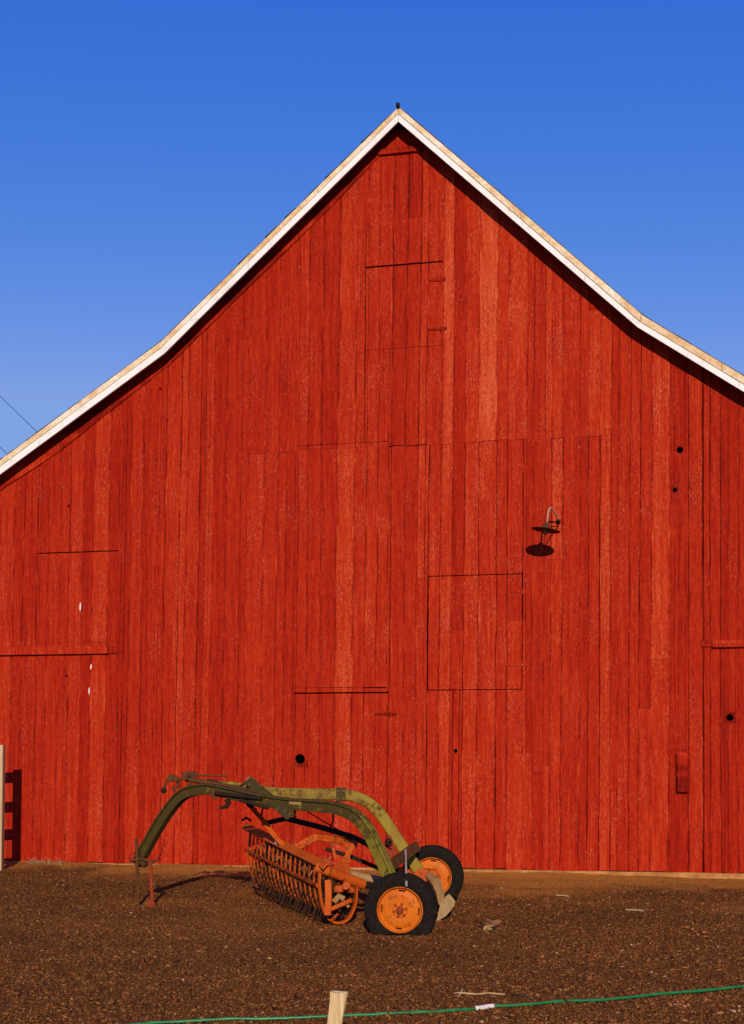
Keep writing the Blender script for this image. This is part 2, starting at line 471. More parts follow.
def strip(lo, hi, n0, n1, extra=0):
    mb = MB()
    # subdivide so nails and joints fall naturally
    ks = sorted(set([p[0] for p in lo]))
    for k in range(len(lo) - 1):
        (a, za), (b_, zb) = lo[k], lo[k + 1]; (c, zc), (d, zd) = hi[k], hi[k + 1]
        g = 0.0015
        q = [BL(a, za, n1), BL(b_, zb, n1), BL(d, zd, n1), BL(c, zc, n1)]
        r = [BL(a, za, n0), BL(b_, zb, n0), BL(d, zd, n0), BL(c, zc, n0)]
        i = len(mb.v)
        mb.v.extend([tuple(p) for p in q + r])
        fs = [(0, 1, 2, 3), (7, 6, 5, 4), (0, 4, 5, 1), (3, 2, 6, 7)]
        if k == 0: fs.append((0, 3, 7, 4))
        if k == len(lo) - 2: fs.append((1, 5, 6, 2))
        for f in fs:
            mb.f.append(tuple(i + j for j in f)); mb.c.append((0.5, random.random(), 0, 1)); mb.m.append(0)
    return mb
roof_top = [(u, z + 0.006) for u, z in top_l]
roof_bot = [(u, z - 0.10) for u, z in top_l]
roof = bbuild(strip(roof_bot, roof_top, -17.0, 0.220), 'roof', M_SHINGLE)
tag(roof, 'dark shingled gable roof')
def subline(l, ua, ub):
    return [(ua, lin(l, ua))] + [p for p in l if ua + .02 < p[0] < ub - .02] + [(ub, lin(l, ub))]
def boards(lo, hi, n0, n1, joints, gap):
    us = [lo[0][0] + .01] + sorted(joints) + [lo[-1][0] - .01]
    mb = MB()
    for ua, ub in zip(us, us[1:]):
        dn = random.uniform(-.002, .002)
        c0, c1 = subline(lo, ua + gap, ub - gap), subline(hi, ua + gap, ub - gap)
        # both lines need the same corner count: give each the corners of the other
        ks = sorted(set([ua + gap, ub - gap] + [p[0] for p in c0] + [p[0] for p in c1]))
        s2 = strip([(k, lin(lo, k)) for k in ks], [(k, lin(hi, k)) for k in ks], n0, n1 + dn)
        i = len(mb.v); mb.v += s2.v; mb.f += [tuple(j + i for j in f) for f in s2.f]
        cc_ = (random.uniform(.3, .7), random.random(), 0, 1)
        mb.c += [cc_] * len(s2.f); mb.m += s2.m
    return mb
def ju(x, y): return wpx(x, y, .24)[0]
o = bbuild(boards(mid_l, top_l, 0.2225, ND, [ju(81, 404), ju(165, 341), ju(318, 184), UAP, ju(521, 210), ju(641, 318), ju(722, 367)], .0025), 'roof_edge_board', M_TAN, roof); tag(o, 'peeling cream edge board along the roof')
o = bbuild(boards(bot_l, [(u, z - 0.002) for u, z in mid_l], 0.200, 0.230, [ju(62, 428), ju(248, 262), UAP, ju(585, 276), ju(739, 387)], .002), 'rake_board', M_WHITE, roof); tag(o, 'white painted board under the roof edge')
# shingle butts overlapping the edge boards
mb = MB()
for sgn in (-1, 1):
    for s in range(140):
        u = UAP + sgn * (0.08 + s * 0.055 + random.uniform(-.01, .01))
        if abs(u - UAP) > 7.8: continue
        u2 = u + sgn * 0.16
        lift = random.choice([0, 0, 0, 0, 0, 0.004, 0.016]) if sgn < 0 else random.choice([0, 0, 0, 0, 0, 0.004])
        z1, z2 = lin(roof_top, u) + 0.003 + lift * .6, lin(roof_top, u2) + 0.007 + lift
        ex = random.uniform(0.225, 0.245)
        q = [BL(u, z1, ex), BL(u2, z2, ex), BL(u2, z2, -0.25), BL(u, z1, -0.25)]
        r = [p + Vector((0, 0, -0.006)) for p in q]
        mb.grid([r, q], cols=[(0.5, 0.5, 0, 1)])
bbuild(mb, 'shingle', M_SHINGLE, roof)
mb = MB()
ap = lin(roof_top, UAP)
mb.tube([BL(UAP, ap - 0.005, 0.25), BL(UAP, ap - 0.005, -16.9)], 0.022, 8)
mb.box(BL(UAP - 0.005, ap + 0.012, 0.26), (0.05, 0.05, 0.07), bev=0.012)
o = bbuild(mb, 'ridge_cap', M_DARK, roof); tag(o, 'dark knob of the ridge roll at the peak')

# wall boards -------------------------------------------------------
def wrect(x0, y0, x1, y1):
    a, b_ = wpx(x0, y0), wpx(x1, y1)
    return [min(a[0], b_[0]), max(a[0], b_[0]), min(a[1], b_[1]), max(a[1], b_[1])]
bl0, bl1 = wpx(0, 860.8), wpx(744, 873)
def zbase(u): return bl0[1] + (bl1[1] - bl0[1]) * (u - bl0[0]) / (bl1[0] - bl0[0])
hatches = {
    'loft':  dict(r=wrect(366, 267, 441, 345.5), gap=(0.001, 0.001, 0.006, 0.022), name='hatch', label='loft hatch high under the peak', hinges=[(428, 279, 446, 281), (427, 328, 447, 330)]),
    'window': dict(r=wrect(428, 576, 523, 689.5), gap=(0.009, 0.007, 0.008, 0.012), name='hatch', label='square board hatch right of the barn middle', hinges=[(509, 590, 528, 593), (503, 663, 528, 666)]),
    'side':  dict(r=wrect(37, 553, 117, 642), gap=(0.002, 0.001, 0.002, 0.016), name='hatch', label='board hatch above the left ledge board', hinges=[]),
    'middle': dict(r=wrect(296, 446, 386, 687), gap=(0.0015, 0.001, 0.0, 0.006), name='hatch', label='tall closed board panel above the middle door', hinges=[]),
    'door':  dict(r=wrect(294, 692.5, 386, 872), gap=(0.002, 0.001, 0.004, 0.020), name='door', label='narrow board door below the dark slot', hinges=[(374, 712.5, 397, 716)]),
    'leftdoor': dict(r=wrect(-90, 655, 119, 870), gap=(0.002, 0.002, 0.0, 0.006), name='door', label='wide board door under the left ledge board', hinges=[]),
    'rightdoor': dict(r=wrect(703, 646, 800, 880), gap=(0.0003, 0.001, 0.0, 0.006), name='door', label='board door at the right frame edge', hinges=[]),
}
for k in ('door', 'leftdoor', 'rightdoor'): hatches[k]['r'][2] = -1.0
holes = [(680, 450, 3.1), (674.5, 490, 2.2), (730.5, 717.5, 3.2), (300, 759, 5.0), (456, 751, 2.0), (69, 506, 1.3), (66, 676, 1.2), (208, 447, 0.9), (161, 389, 1.1)]
H = []
for x, y, r in holes:
    u, z = wpx(x, y); H.append((u, z, r / 72.0))
def cut(rects, c):
    out = []
    for (a, b_, z0, z1, t) in rects:
        x0, x1, y0, y1 = c
        if x1 <= a or x0 >= b_ or y1 <= z0 or y0 >= z1: out.append((a, b_, z0, z1, t)); continue
        if x0 > a: out.append((a, x0, z0, z1, t))
        if x1 < b_: out.append((x1, b_, z0, z1, t))
        aa, bb = max(a, x0), min(b_, x1)
        if y0 > z0: out.append((aa, bb, z0, y0, t))
        if y1 < z1: out.append((aa, bb, y1, z1, t))
    return out
def clipr(rects, c):
    out = []
    for (a, b_, z0, z1, t) in rects:
        aa, bb, zz0, zz1 = max(a, c[0]), min(b_, c[1]), max(z0, c[2]), min(z1, c[3])
        if bb - aa > 0.012 and zz1 - zz0 > 0.012: out.append((aa, bb, zz0, zz1, t))
    return out
# board columns
U0, U1 = UAP - 7.35, UAP + 7.35
cols = []
u = U0
zj_a, zj_b = wpx(250, 450.5), wpx(615, 438)
zj = (zj_a[1] + zj_b[1]) / 2
light = {wpx(x, y)[0]: v for x, y, v in ((179, 600, .95), (348, 215, .80), (603, 400, .82), (655, 600, .78), (74, 590, .9), (372, 500, .66), (430, 400, .7), (572, 330, .75), (240, 520, .62), (700, 500, .6), (530, 830, .6), (632, 760, .72), (560, 600, .68))}
while u < U1:
    w = random.choice([0.085, 0.10, 0.12, 0.14, 0.15, 0.165, 0.19, 0.20, 0.21, 0.235]) * random.uniform(0.92, 1.08)
    u2 = min(u + w, U1)
    t = min(1, max(0, random.gauss(0.42, 0.09)))
    for lu, v in light.items():
        if u <= lu < u2: t = 0.43 + (v - 0.43) * 0.26
    cols.append((u, u2, t)); u = u2
def warp(u, z):
    return u + 0.012 * math.sin(u * 2.3 + 1.0) * (z / 9.0) + 0.006 * math.sin(u * 5.1 + z * 0.7)
def mk(t): return dict(t=t, off=random.uniform(0.0, 0.011), seed=random.random(), gap=random.choice([0.0003, 0.0006, 0.001, 0.0015, 0.002, 0.002, 0.003, 0.0035, 0.0045]), jg=0.002)
allr = []
for (a, b_, t) in cols:
    zlo, zhi = -0.3, 13.0
    cuts = []
    umid = (a + b_) / 2
    if zj_a[0] < umid < zj_b[0]:
        cuts.append((zj + random.uniform(-.012, .012), random.choice([0.012, 0.016, 0.010]) if umid < wpx(432, 440)[0] and umid > wpx(350, 440)[0] else random.choice([0.002, 0.004, 0.007])))
    if random.random() < 0.22: cuts.append((random.uniform(0.6, 2.2), 0.003))
    if random.random() < 0.15: cuts.append((random.uniform(2.5, 5.0), 0.003))
    if random.random() < 0.25: cuts.append((random.uniform(6.4, 9.0), 0.003))
    cuts.sort()
    z = zlo
    for zc, g in cuts + [(zhi, 0)]:
        d = mk(min(1, max(0, t + random.gauss(0, 0.07)))); d['jg'] = g
        allr.append((a, b_, z, zc, d)); z = zc
wall = allr
for h in hatches.values(): wall = cut(wall, h['r'])
hq = []
for (u, z, r) in H:
    s = r * 1.6
    hq.append((u - s, u + s, z - s, z + s))
def emit(mb, rects, clip=None, base_n=0.0, gap=None, top_roof=True):
    for (a, b_, z0, z1, d) in rects:
        if b_ - a < 0.006: continue
        g = d['gap'] / 2
        za = zb = max(z0, zbase(a) + random.uniform(-0.012, 0.010)) if z0 < zbase(a) + 0.06 else z0
        a2, b2 = a + g, b_ - g
        if b2 - a2 < 0.004: a2, b2 = a, b_
        t1, t2 = z1 - d['jg'], z1 - d['jg']
        if top_roof:
            t1, t2 = min(t1, roof_in(a2)), min(t2, roof_in(b2))
        if t1 <= za and t2 <= za: continue
        t1, t2 = max(t1, za + .001), max(t2, za + .001)
        n = base_n + d['off']; nb = n - 0.024
        cup = 0.0
        col = (d['t'], d['seed'], 0, 1)
        # z subdivided so the warp bends long boards
        K = max(1, int((max(t1, t2) - za) / 0.5))
        rings = []
        for k in range(K + 1):
            f = k / K
            zl, zr = za + (t1 - za) * f, za + (t2 - za) * f
            ja, jb = random.uniform(0, .0035) * (d['gap'] > .002), random.uniform(0, .0035) * (d['gap'] > .002)
            al, br = warp(a2, zl) + ja, warp(b2, zr) - jb
            rings.append([BL(al, zl, nb), BL(br, zr, nb), BL(br, zr, n), BL(al, zl, n)])
        f0 = len(mb.f)
        mb.grid(rings, cols=[col] * K)
        # the face that looks out carries a 0..1 ramp across the board
        cl, cr = (d['t'], d['seed'], 0, 1), (d['t'], d['seed'], 1, 1)
        for q_ in range(f0, len(mb.f)):
            if q_ - f0 < 4 * K and (q_ - f0) % 4 == 2: mb.c[q_] = (cr, cl, cl, cr)
def ring_hole(mb, u, z, r, s, d, base_n=0.0):
    """square patch of a board with a round, slightly ragged hole through it"""
    n = base_n + d['off']; nb = n - 0.045
    K = 16
    inner, outer = [], []
    for k in range(K):
        th = 2 * math.pi * (k + .5) / K
        rr = r * random.uniform(0.95, 1.04)
        inner.append((u + rr * math.cos(th), z + rr * math.sin(th)))
        c_, s_ = math.cos(th), math.sin(th); m_ = s / max(abs(c_), abs(s_))
        outer.append((u + m_ * c_, z + m_ * s_))
    col = (d['t'], d['seed'], 0, 1)
    # the corners of the square
    f = lambda p, n_: BL(warp(p[0], p[1]), p[1], n_)
    for k in range(K):
        k2 = (k + 1) % K
        o1, o2, i1, i2 = outer[k], outer[k2], inner[k], inner[k2]
        pts = [f(o1, n), f(o2, n), f(i2, n), f(i1, n)]
        if abs(abs(o1[0] - u) - abs(o2[0] - u)) > 1e-6 and abs(abs(o1[1] - z) - abs(o2[1] - z)) > 1e-6:
            cx = u + s * (1 if o1[0] + o2[0] > 2 * u else -1); cz = z + s * (1 if o1[1] + o2[1] > 2 * z else -1)
            pts = [f(o1, n), f((cx, cz), n), f(o2, n), f(i2, n), f(i1, n)]
        mb.face(pts, col)
        mb.face([f(i1, n), f(i2, n), f(i2, nb), f(i1, nb)], (0.0, d['seed'], 0, 1), 1)
def board_at(u, z, rects):
    for r in rects:
        if r[0] <= u <= r[1] and r[2] <= z <= r[3]: return r[4]
    return mk(0.4)
mb = MB()
hole_in = {}
for (u, z, r), q in zip(H, hq):
    owner = None
    for k, h in hatches.items():
        R_ = h['r']
        if R_[0] < u < R_[1] and R_[2] < z < R_[3]: owner = k
    hole_in[(u, z, r)] = (owner, q)
wq = wall
for hk, (owner, q) in hole_in.items():
    if owner is None:
        d = board_at(hk[0], hk[1], wall)
        wq = cut(wq, q)
        ring_hole(mb, hk[0], hk[1], hk[2], (q[1] - q[0]) / 2, d)
emit(mb, wq)
# a few pale splinters where the paint has gone
for (x, y, w, h_) in ((81, 607, 2.0, 11), (91.8, 667, 1.8, 7), (90, 691, 1.6, 9)):
    u, z = wpx(x, y); w /= 100; h_ /= 82
    q = [(u, z - h_ / 2), (u + w * .6, z - h_ * .1), (u + w * .35, z + h_ / 2), (u - w * .4, z + h_ * .3), (u - w * .5, z - h_ * .2)]
    q = [(warp(a, b_), b_) for a, b_ in q]
    mb.grid([[BL(a, b_, 0.010) for a, b_ in q], [BL(a, b_, 0.0185) for a, b_ in q]], cols=[(0.5, .5, 0, 1)], mi=2)
wall_ob = bbuild(mb, 'wall', [M_RED, M_INSIDE, M_BAREWOOD])
tag(wall_ob, 'red vertical board gable wall')
def strap(rect, n, parent, name='hinge'):
    a, b_ = wpx(rect[0], rect[1]), wpx(rect[2], rect[3])
    m2 = MB()
    uc, zc = (a[0] + b_[0]) / 2, (a[1] + b_[1]) / 2
    w, h_ = abs(b_[0] - a[0]), 0.045
    zm = zc
    # tapering strap with a knuckle
    pl = [(uc + w / 2, zm - h_ * .5), (uc + w / 2, zm + h_ * .5), (uc - w * .35, zm + h_ * .32), (uc - w / 2, zm), (uc - w * .35, zm - h_ * .32)]
    m2.grid([[BL(p[0], p[1], n) for p in pl], [BL(p[0], p[1], n + 0.003) for p in pl]], cols=[(0.35, 0.3, 0, 1)])
    m2.tube([BL(uc + w * .2, zm - h_ * .9, n + .004), BL(uc + w * .2, zm + h_ * .9, n + .004)], 0.008, 6, col=(0.35, .3, 0, 1))
    return bbuild(m2, name, M_RED, parent)
for k, h in hatches.items():
    R_, g = h['r'], h['gap']
    rr = clipr(allr, [R_[0] + g[0], R_[1] - g[1], R_[2] + g[2], R_[3] - g[3]])
    rr = [(a, b_, z0, z1, dict(d, off=d['off'] * 0.5, t=min(1, d['t'] * 1.02), jg=0)) for (a, b_, z0, z1, d) in rr]
    m2 = MB()
    for hk, (owner, q) in hole_in.items():
        if owner == k:
            d = board_at(hk[0], hk[1], rr)
            rr = cut(rr, q)
            ring_hole(m2, hk[0], hk[1], hk[2], (q[1] - q[0]) / 2, d, 0.001)
    emit(m2, rr, base_n=0.001)
    # ledge boards behind, so the hatch holds together
    for zf in (0.2, 0.8):
        zz = max(R_[2], 0.15) + (min(R_[3], 12) - max(R_[2], 0.15)) * zf
        m2.box(BL((R_[0] + R_[1]) / 2, zz, -0.043), (R_[1] - R_[0] - 0.08, 0.02, 0.12), col=(0.2, .5, 0, 1), mi=1)
    ho = bbuild(m2, h['name'], [M_RED, M_INSIDE])
    tag(ho, h['label'])
    for hr in h['hinges']: strap(hr, 0.0115, ho)

# horizontal trim: left ledge, right ledge, peak board, frieze along the left slope
def plank(x0, y0, x1, y1, n0, n1, name, label, t=0.4, taper=0.0):
    a, b_ = wpx(x0, y0), wpx(x1, y1)
    a2, b2 = wpx(x0, y1), wpx(x1, y0)
    m2 = MB()
    q = [BL(a2[0], a2[1], 0), BL(b_[0], b_[1], 0), BL(b2[0], b2[1], 0), BL(a[0], a[1], 0)]
    e = Vector((0, -1, 0))
    m2.grid([[p + e * n0 for p in q], [p + e * n1 for p in q]], cols=[(t, random.random(), 0, 1)])
    return tag(bbuild(m2, name, M_RED), label)
# left ledge follows the wall's perspective: use z at both ends
def ledge(xa, xb, yt, yb, xref, n0, n1, name, label, t):
    zt, zb_ = wpx(xref, yt)[1], wpx(xref, yb)[1]
    ua, ub = wpx(xa, yt)[0], wpx(xb, yt)[0]
    m2 = MB()
    m2.box(BL((ua + ub) / 2, (zt + zb_) / 2, (n0 + n1) / 2), (ub - ua, n1 - n0, zt - zb_), col=(t, random.random(), 0, 1), bev=0.004)
    return tag(bbuild(m2, name, M_RED), label)
ledge(-100, 109, 646.5, 654.5, 60, 0.0135, 0.052, 'ledge_board', 'long ledge board above the left door', .38)
ledge(109.2, 118.5, 646.5, 653.5, 112, 0.0135, 0.026, 'ledge_board', 'short end piece of the left ledge board', .36)
ledge(712, 810, 640.5, 647.5, 725, 0.0135, 0.050, 'ledge_board', 'ledge board above the right door', .45)
ledge(701, 712, 640.5, 646.8, 706, 0.0135, 0.026, 'ledge_board', 'short end piece of the right ledge board', .45)
ledge(379, 421.5, 149, 154.5, 398, 0.0135, 0.050, 'peak_board', 'short cross board under the peak', .3)
# frieze on the left slope
m2 = MB()
pts = [(-30, 506), (60, 446.5), (172, 358), (250, 281.5), (330, 203.5), (382, 149.5)]
qa = [wpx(*p) for p in pts]
ub_ = [(u, z) for u, z in qa]
for i in range(len(ub_) - 1):
    (a, za), (b_, zb) = ub_[i], ub_[i + 1]
    lo = [(a, za - 0.075), (b_, zb - 0.075)]; hi = [(a, roof_in(a) - .002), (b_, roof_in(b_) - .002)]
    q = [lo[0], lo[1], hi[1], hi[0]]
    m2.grid([[BL(u, z, 0.0135) for u, z in q], [BL(u, z, 0.024) for u, z in q]], cols=[(0.28, 0.3 + i * .1, 0, 1)])
tag(bbuild(m2, 'frieze_board', M_RED), 'smooth red board under the left roof slope')
# wooden block on the right
a, b_ = wpx(676.5, 752.5), wpx(688.5, 792.5)
m2 = MB()
m2.box(BL((a[0] + b_[0]) / 2, (a[1] + b_[1]) / 2, 0.045), (b_[0] - a[0], 0.05, a[1] - b_[1]), col=(0.22, .7, 0, 1), bev=0.012)
m2.box(BL((a[0] + b_[0]) / 2 + .02, (a[1] + b_[1]) / 2 + .03, 0.016), ((b_[0] - a[0]) * .7, 0.02, (a[1] - b_[1]) * .7), col=(0.2, .2, 0, 1))
tag(bbuild(m2, 'wooden_block', M_RED), 'upright red wooden block screwed to the wall')

# footing below the boards
m2 = MB()
K = 60
front = []
for k in range(K + 1):
    u = U0 - 0.03 + (U1 - U0 + 0.06) * k / K
    zt = zbase(u) + 0.006
    nn = 0.025 + 0.05 * float(vnoise(u * 3.1, 4.0)) + .02 * float(vnoise(u * 11, 9.0))
    front.append([BL(u, -0.4, -0.2), BL(u, -0.4, nn + .05), BL(u, max(zt - 0.03, -0.1) , nn), BL(u, zt - 0.016 + .008 * float(vnoise(u * 9, 1.)), nn - 0.012), BL(u, zt - 0.014, -0.2)])
m2.grid(front, cols=[(0.5, .5, 0, 1)] * K)
tag(bbuild(m2, 'footing', M_FOOT), 'earth coloured footing under the boards')
# side and rear walls (not seen from the front)
m2 = MB()
for uu, sgn in ((U0, -1), (U1, 1)):
    zt = roof_in(uu) - 0.01
    m2.box(BL(uu - sgn * 0.02 - SHEAR * zt / 2 * 0, zt / 2 - .1, -8.5), (0.03, 16.9, zt + .2), col=(0.4, .5, 0, 1))
bu = [U0, top_l[1][0], UAP, top_l[3][0], U1]
for a, b_ in zip(bu, bu[1:]):
    q = [(a, -.2), (b_, -.2), (b_, roof_in(b_) - .004), (a, roof_in(a) - .004)]
    m2.grid([[BL(u, z, -16.9) for u, z in q], [BL(u, z, -16.93) for u, z in q]], cols=[(0.4, .5, 0, 1)])
tag(bbuild(m2, 'outer_wall', [M_RED]), 'side and rear board walls of the barn')

# ================================================================== GROUND
def wall_dist(x, y): return -((x - B0.x) * NRM.x + (y - B0.y) * NRM.y) * -1.0
def gz(x, y):
    x = np.asarray(x, float); y = np.asarray(y, float)
    near = np.clip(1 - np.maximum(np.abs(x) / 30.0, np.abs(y - 8) / 30.0), 0, 1)
    h = (vnoise(x * 0.9 + 40, y * 0.9 + 40) - .5) * 0.03 + (vnoise(x * 3.3 + 9, y * 3.3) - .5) * 0.018 + (vnoise(x * 9.7, y * 9.7 + 5) - .5) * 0.012 + (vnoise(x * 24.0, y * 24 + 5) - .5) * 0.008
    d = (x - B0.x) * NRM.x + (y - B0.y) * NRM.y
    uu = (x - B0.x) * T.x + (y - B0.y) * T.y
    bank = np.clip(1 - np.maximum(d, 0) / 0.40, 0, 1) * np.clip(vnoise(uu * 1.3 + 60, d * 0 + 3.5) * 1.3 - .25, 0, 1) * 0.055
    bank = np.where((d > -0.5) & (np.abs(uu) < 9), bank, 0)
    return h * near + bank
def axis(lo, hi, step, out, far):
    a = list(np.arange(lo, hi + 1e-6, step))
    s = step; x = lo; pre = []
    while x > -far: s *= 1.35; x -= s; pre.append(x)
    s = step; x = hi; post = []
    while x < far: s *= 1.35; x += s; post.append(x)
    return np.array(pre[::-1] + a + post)
gx = axis(-6.6, 6.6, 0.035, 1.35, 2500); gy = axis(6.2, 17.8, 0.035, 1.35, 2500)
GX, GY = np.meshgrid(gx, gy)
GZ = gz(GX, GY)
nv = GX.size; nxg = len(gx); nyg = len(gy)
co = np.stack([GX, GY, GZ], -1).reshape(-1, 3).astype(np.float32)
idx = np.arange(nv).reshape(nyg, nxg)
quads = np.stack([idx[:-1, :-1], idx[:-1, 1:], idx[1:, 1:], idx[1:, :-1]], -1).reshape(-1, 4)
me = bpy.data.meshes.new('ground')
me.vertices.add(nv); me.vertices.foreach_set('co', co.ravel())
me.loops.add(quads.size); me.loops.foreach_set('vertex_index', quads.ravel().astype(np.int32))
me.polygons.add(len(quads)); me.polygons.foreach_set('loop_start', np.arange(0, quads.size, 4, dtype=np.int32))
me.update(calc_edges=True)
def dirt_amount(x, y):
    d = ((x - B0.x) * NRM.x + (y - B0.y) * NRM.y)            # metres in front of the wall
    uu = (x - B0.x) * T.x + (y - B0.y) * T.y
    reach = 0.75 + 1.0 * vnoise(uu * 0.7 + 3, d * 0.3) + np.where(uu < -2.0, 0.35, 0.0) - np.where(uu < -4.0, 0.5, 0.0)
    reach = reach + 0.9 * np.exp(-((uu - 1.9) / 1.1) ** 2)
    edge = (reach - d) / 0.7 + (vnoise(x * 5, y * 5) - .5) * 0.9
    patchy = np.clip((vnoise(x * 0.8 + 7, y * 1.3 + 2) - 0.62) * 2.2, 0, .4)
    return np.clip(np.where(d > -0.3, np.clip(edge, 0, 1) * 0.9 + patchy * np.clip(1.6 - d / 4, 0, 1), 0), 0, 1)
da = dirt_amount(GX, GY).reshape(-1)
at = me.color_attributes.new('tone', 'FLOAT_COLOR', 'POINT')
cc = np.zeros((nv, 4), np.float32); cc[:, 0] = da; cc[:, 3] = 1
at.data.foreach_set('color', cc.ravel())
me.polygons.foreach_set('use_smooth', np.ones(len(quads), bool))
me.materials.append(M_GROUND)
ground = bpy.data.objects.new('ground', me); COL.objects.link(ground)
tag(ground, kind='structure')

# loose chips and gravel over the yard
def chips(n, seed):
    r = np.random.default_rng(seed)
    y = 6.4 + (17.6 - 6.4) * r.random(n * 3) ** 1.15
    x = (r.random(n * 3) * 2 - 1) * (0.35 * y + 0.4)
    d = ((x - B0.x) * NRM.x + (y - B0.y) * NRM.y)
    dirt = dirt_amount(x, y)
    keep = (d > 0.06) & (r.random(n * 3) > dirt * 0.85)
    x, y = x[keep][:n], y[keep][:n]
    n = len(x)
    size = 0.0057 * np.exp(r.normal(0, 0.40, n))
    size = np.clip(size, 0.0026, 0.016)
    base = np.array([(1, 0, 0), (0, 1, 0), (-1, 0, 0), (0, -1, 0), (0, 0, 1), (0, 0, -1)], float)
    tri = np.array([(0, 1, 4), (1, 2, 4), (2, 3, 4), (3, 0, 4), (1, 0, 5), (2, 1, 5), (3, 2, 5), (0, 3, 5)])
    V = base[None] * r.uniform(0.7, 1.3, (n, 6, 1))
    sx = r.uniform(0.8, 3.4, n); sy = r.uniform(0.6, 1.1, n); sz = r.uniform(0.35, 0.9, n)
    V = V * np.stack([sx, sy, sz], -1)[:, None, :] * size[:, None, None]
    ta = r.normal(0, 0.35, n); yaw = r.random(n) * 2 * np.pi
    ca, sa = np.cos(ta), np.sin(ta)
    X = V[..., 0] * ca[:, None] - V[..., 2] * sa[:, None]; Z = V[..., 0] * sa[:, None] + V[..., 2] * ca[:, None]
    cy, sy_ = np.cos(yaw), np.sin(yaw)
    X2 = X * cy[:, None] - V[..., 1] * sy_[:, None]; Y2 = X * sy_[:, None] + V[..., 1] * cy[:, None]
    zz = gz(x, y) + size * 0.30
    co = np.stack([X2 + x[:, None], Y2 + y[:, None], Z + zz[:, None]], -1).reshape(-1, 3)
    fi = (tri[None] + (np.arange(n) * 6)[:, None, None]).reshape(-1, 3)
    pal = np.array([(0.070, 0.025, 0.005), (0.12, 0.043, 0.008), (0.175, 0.068, 0.012), (0.24, 0.098, 0.019), (0.32, 0.15, 0.036), (0.42, 0.24, 0.085), (0.50, 0.36, 0.19), (0.23, 0.06, 0.010)])
    pal[:, 1] *= 0.86
    pick = r.choice(len(pal), n, p=[0.19, 0.28, 0.27, 0.16, 0.055, 0.008, 0.0015, 0.0355])
    c = pal[pick] * r.uniform(0.8, 1.25, (n, 1)) * (0.72 + 0.56 * (0.6 * vnoise(x * .55 + 11, y * 1.1) + 0.4 * vnoise(x * 1.9, y * 3.1)))[:, None]
    dm = dirt_amount(x, y)[:, None]
    c = c * (1 - 0.5 * dm) + np.array((0.42, 0.16, 0.028)) * 0.5 * dm
    cl = np.concatenate([np.repeat(c, 24, 0), np.ones((n * 24, 1))], 1).astype(np.float32)
    me = bpy.data.meshes.new('gravel')
    me.vertices.add(len(co)); me.vertices.foreach_set('co', co.astype(np.float32).ravel())
    me.loops.add(fi.size); me.loops.foreach_set('vertex_index', fi.astype(np.int32).ravel())
    me.polygons.add(len(fi)); me.polygons.foreach_set('loop_start', np.arange(0, fi.size, 3, dtype=np.int32))
    me.update(calc_edges=True)
    at = me.color_attributes.new('tone', 'FLOAT_COLOR', 'CORNER'); at.data.foreach_set('color', cl.ravel())
    me.materials.append(M_CHIP)
    o = bpy.data.objects.new('gravel', me); COL.objects.link(o)
    return tag(o, 'brown gravel and bark chips strewn over the yard', 'gravel', kind='stuff')
chips(230000, 5)
def gzf(x, y): return float(gz(x, y))

# ================================================================== HAY RAKE
rk0 = Vector((-0.4, 12.2, 0.0))
rake = thing('hay_rake', 'old farm hay rake with green arched frame, orange basket and two orange rimmed wheels', 'hay rake', rk0)
def resample(pts, n):
    """smooth Catmull-Rom path"""
    pts = [Vector(p) for p in pts]; out = []
    for i in range(len(pts) - 1):
        p0 = pts[max(i - 1, 0)]; p1 = pts[i]; p2 = pts[i + 1]; p3 = pts[min(i + 2, len(pts) - 1)]
        for k in range(n):
            t = k / n
            out.append(0.5 * ((2 * p1) + (p2 - p0) * t + (2 * p0 - 5 * p1 + 4 * p2 - p3) * t * t + (3 * p1 - p0 - 3 * p2 + p3) * t ** 3))
    return out + [pts[-1]]
def rectp(w, h, e=0.006):
    a, b_ = w / 2, h / 2
    return [(-a, -b_ + e), (-a + e, -b_), (a - e, -b_), (a, -b_ + e), (a, b_ - e), (a - e, b_), (-a + e, b_), (-a, b_ - e)]

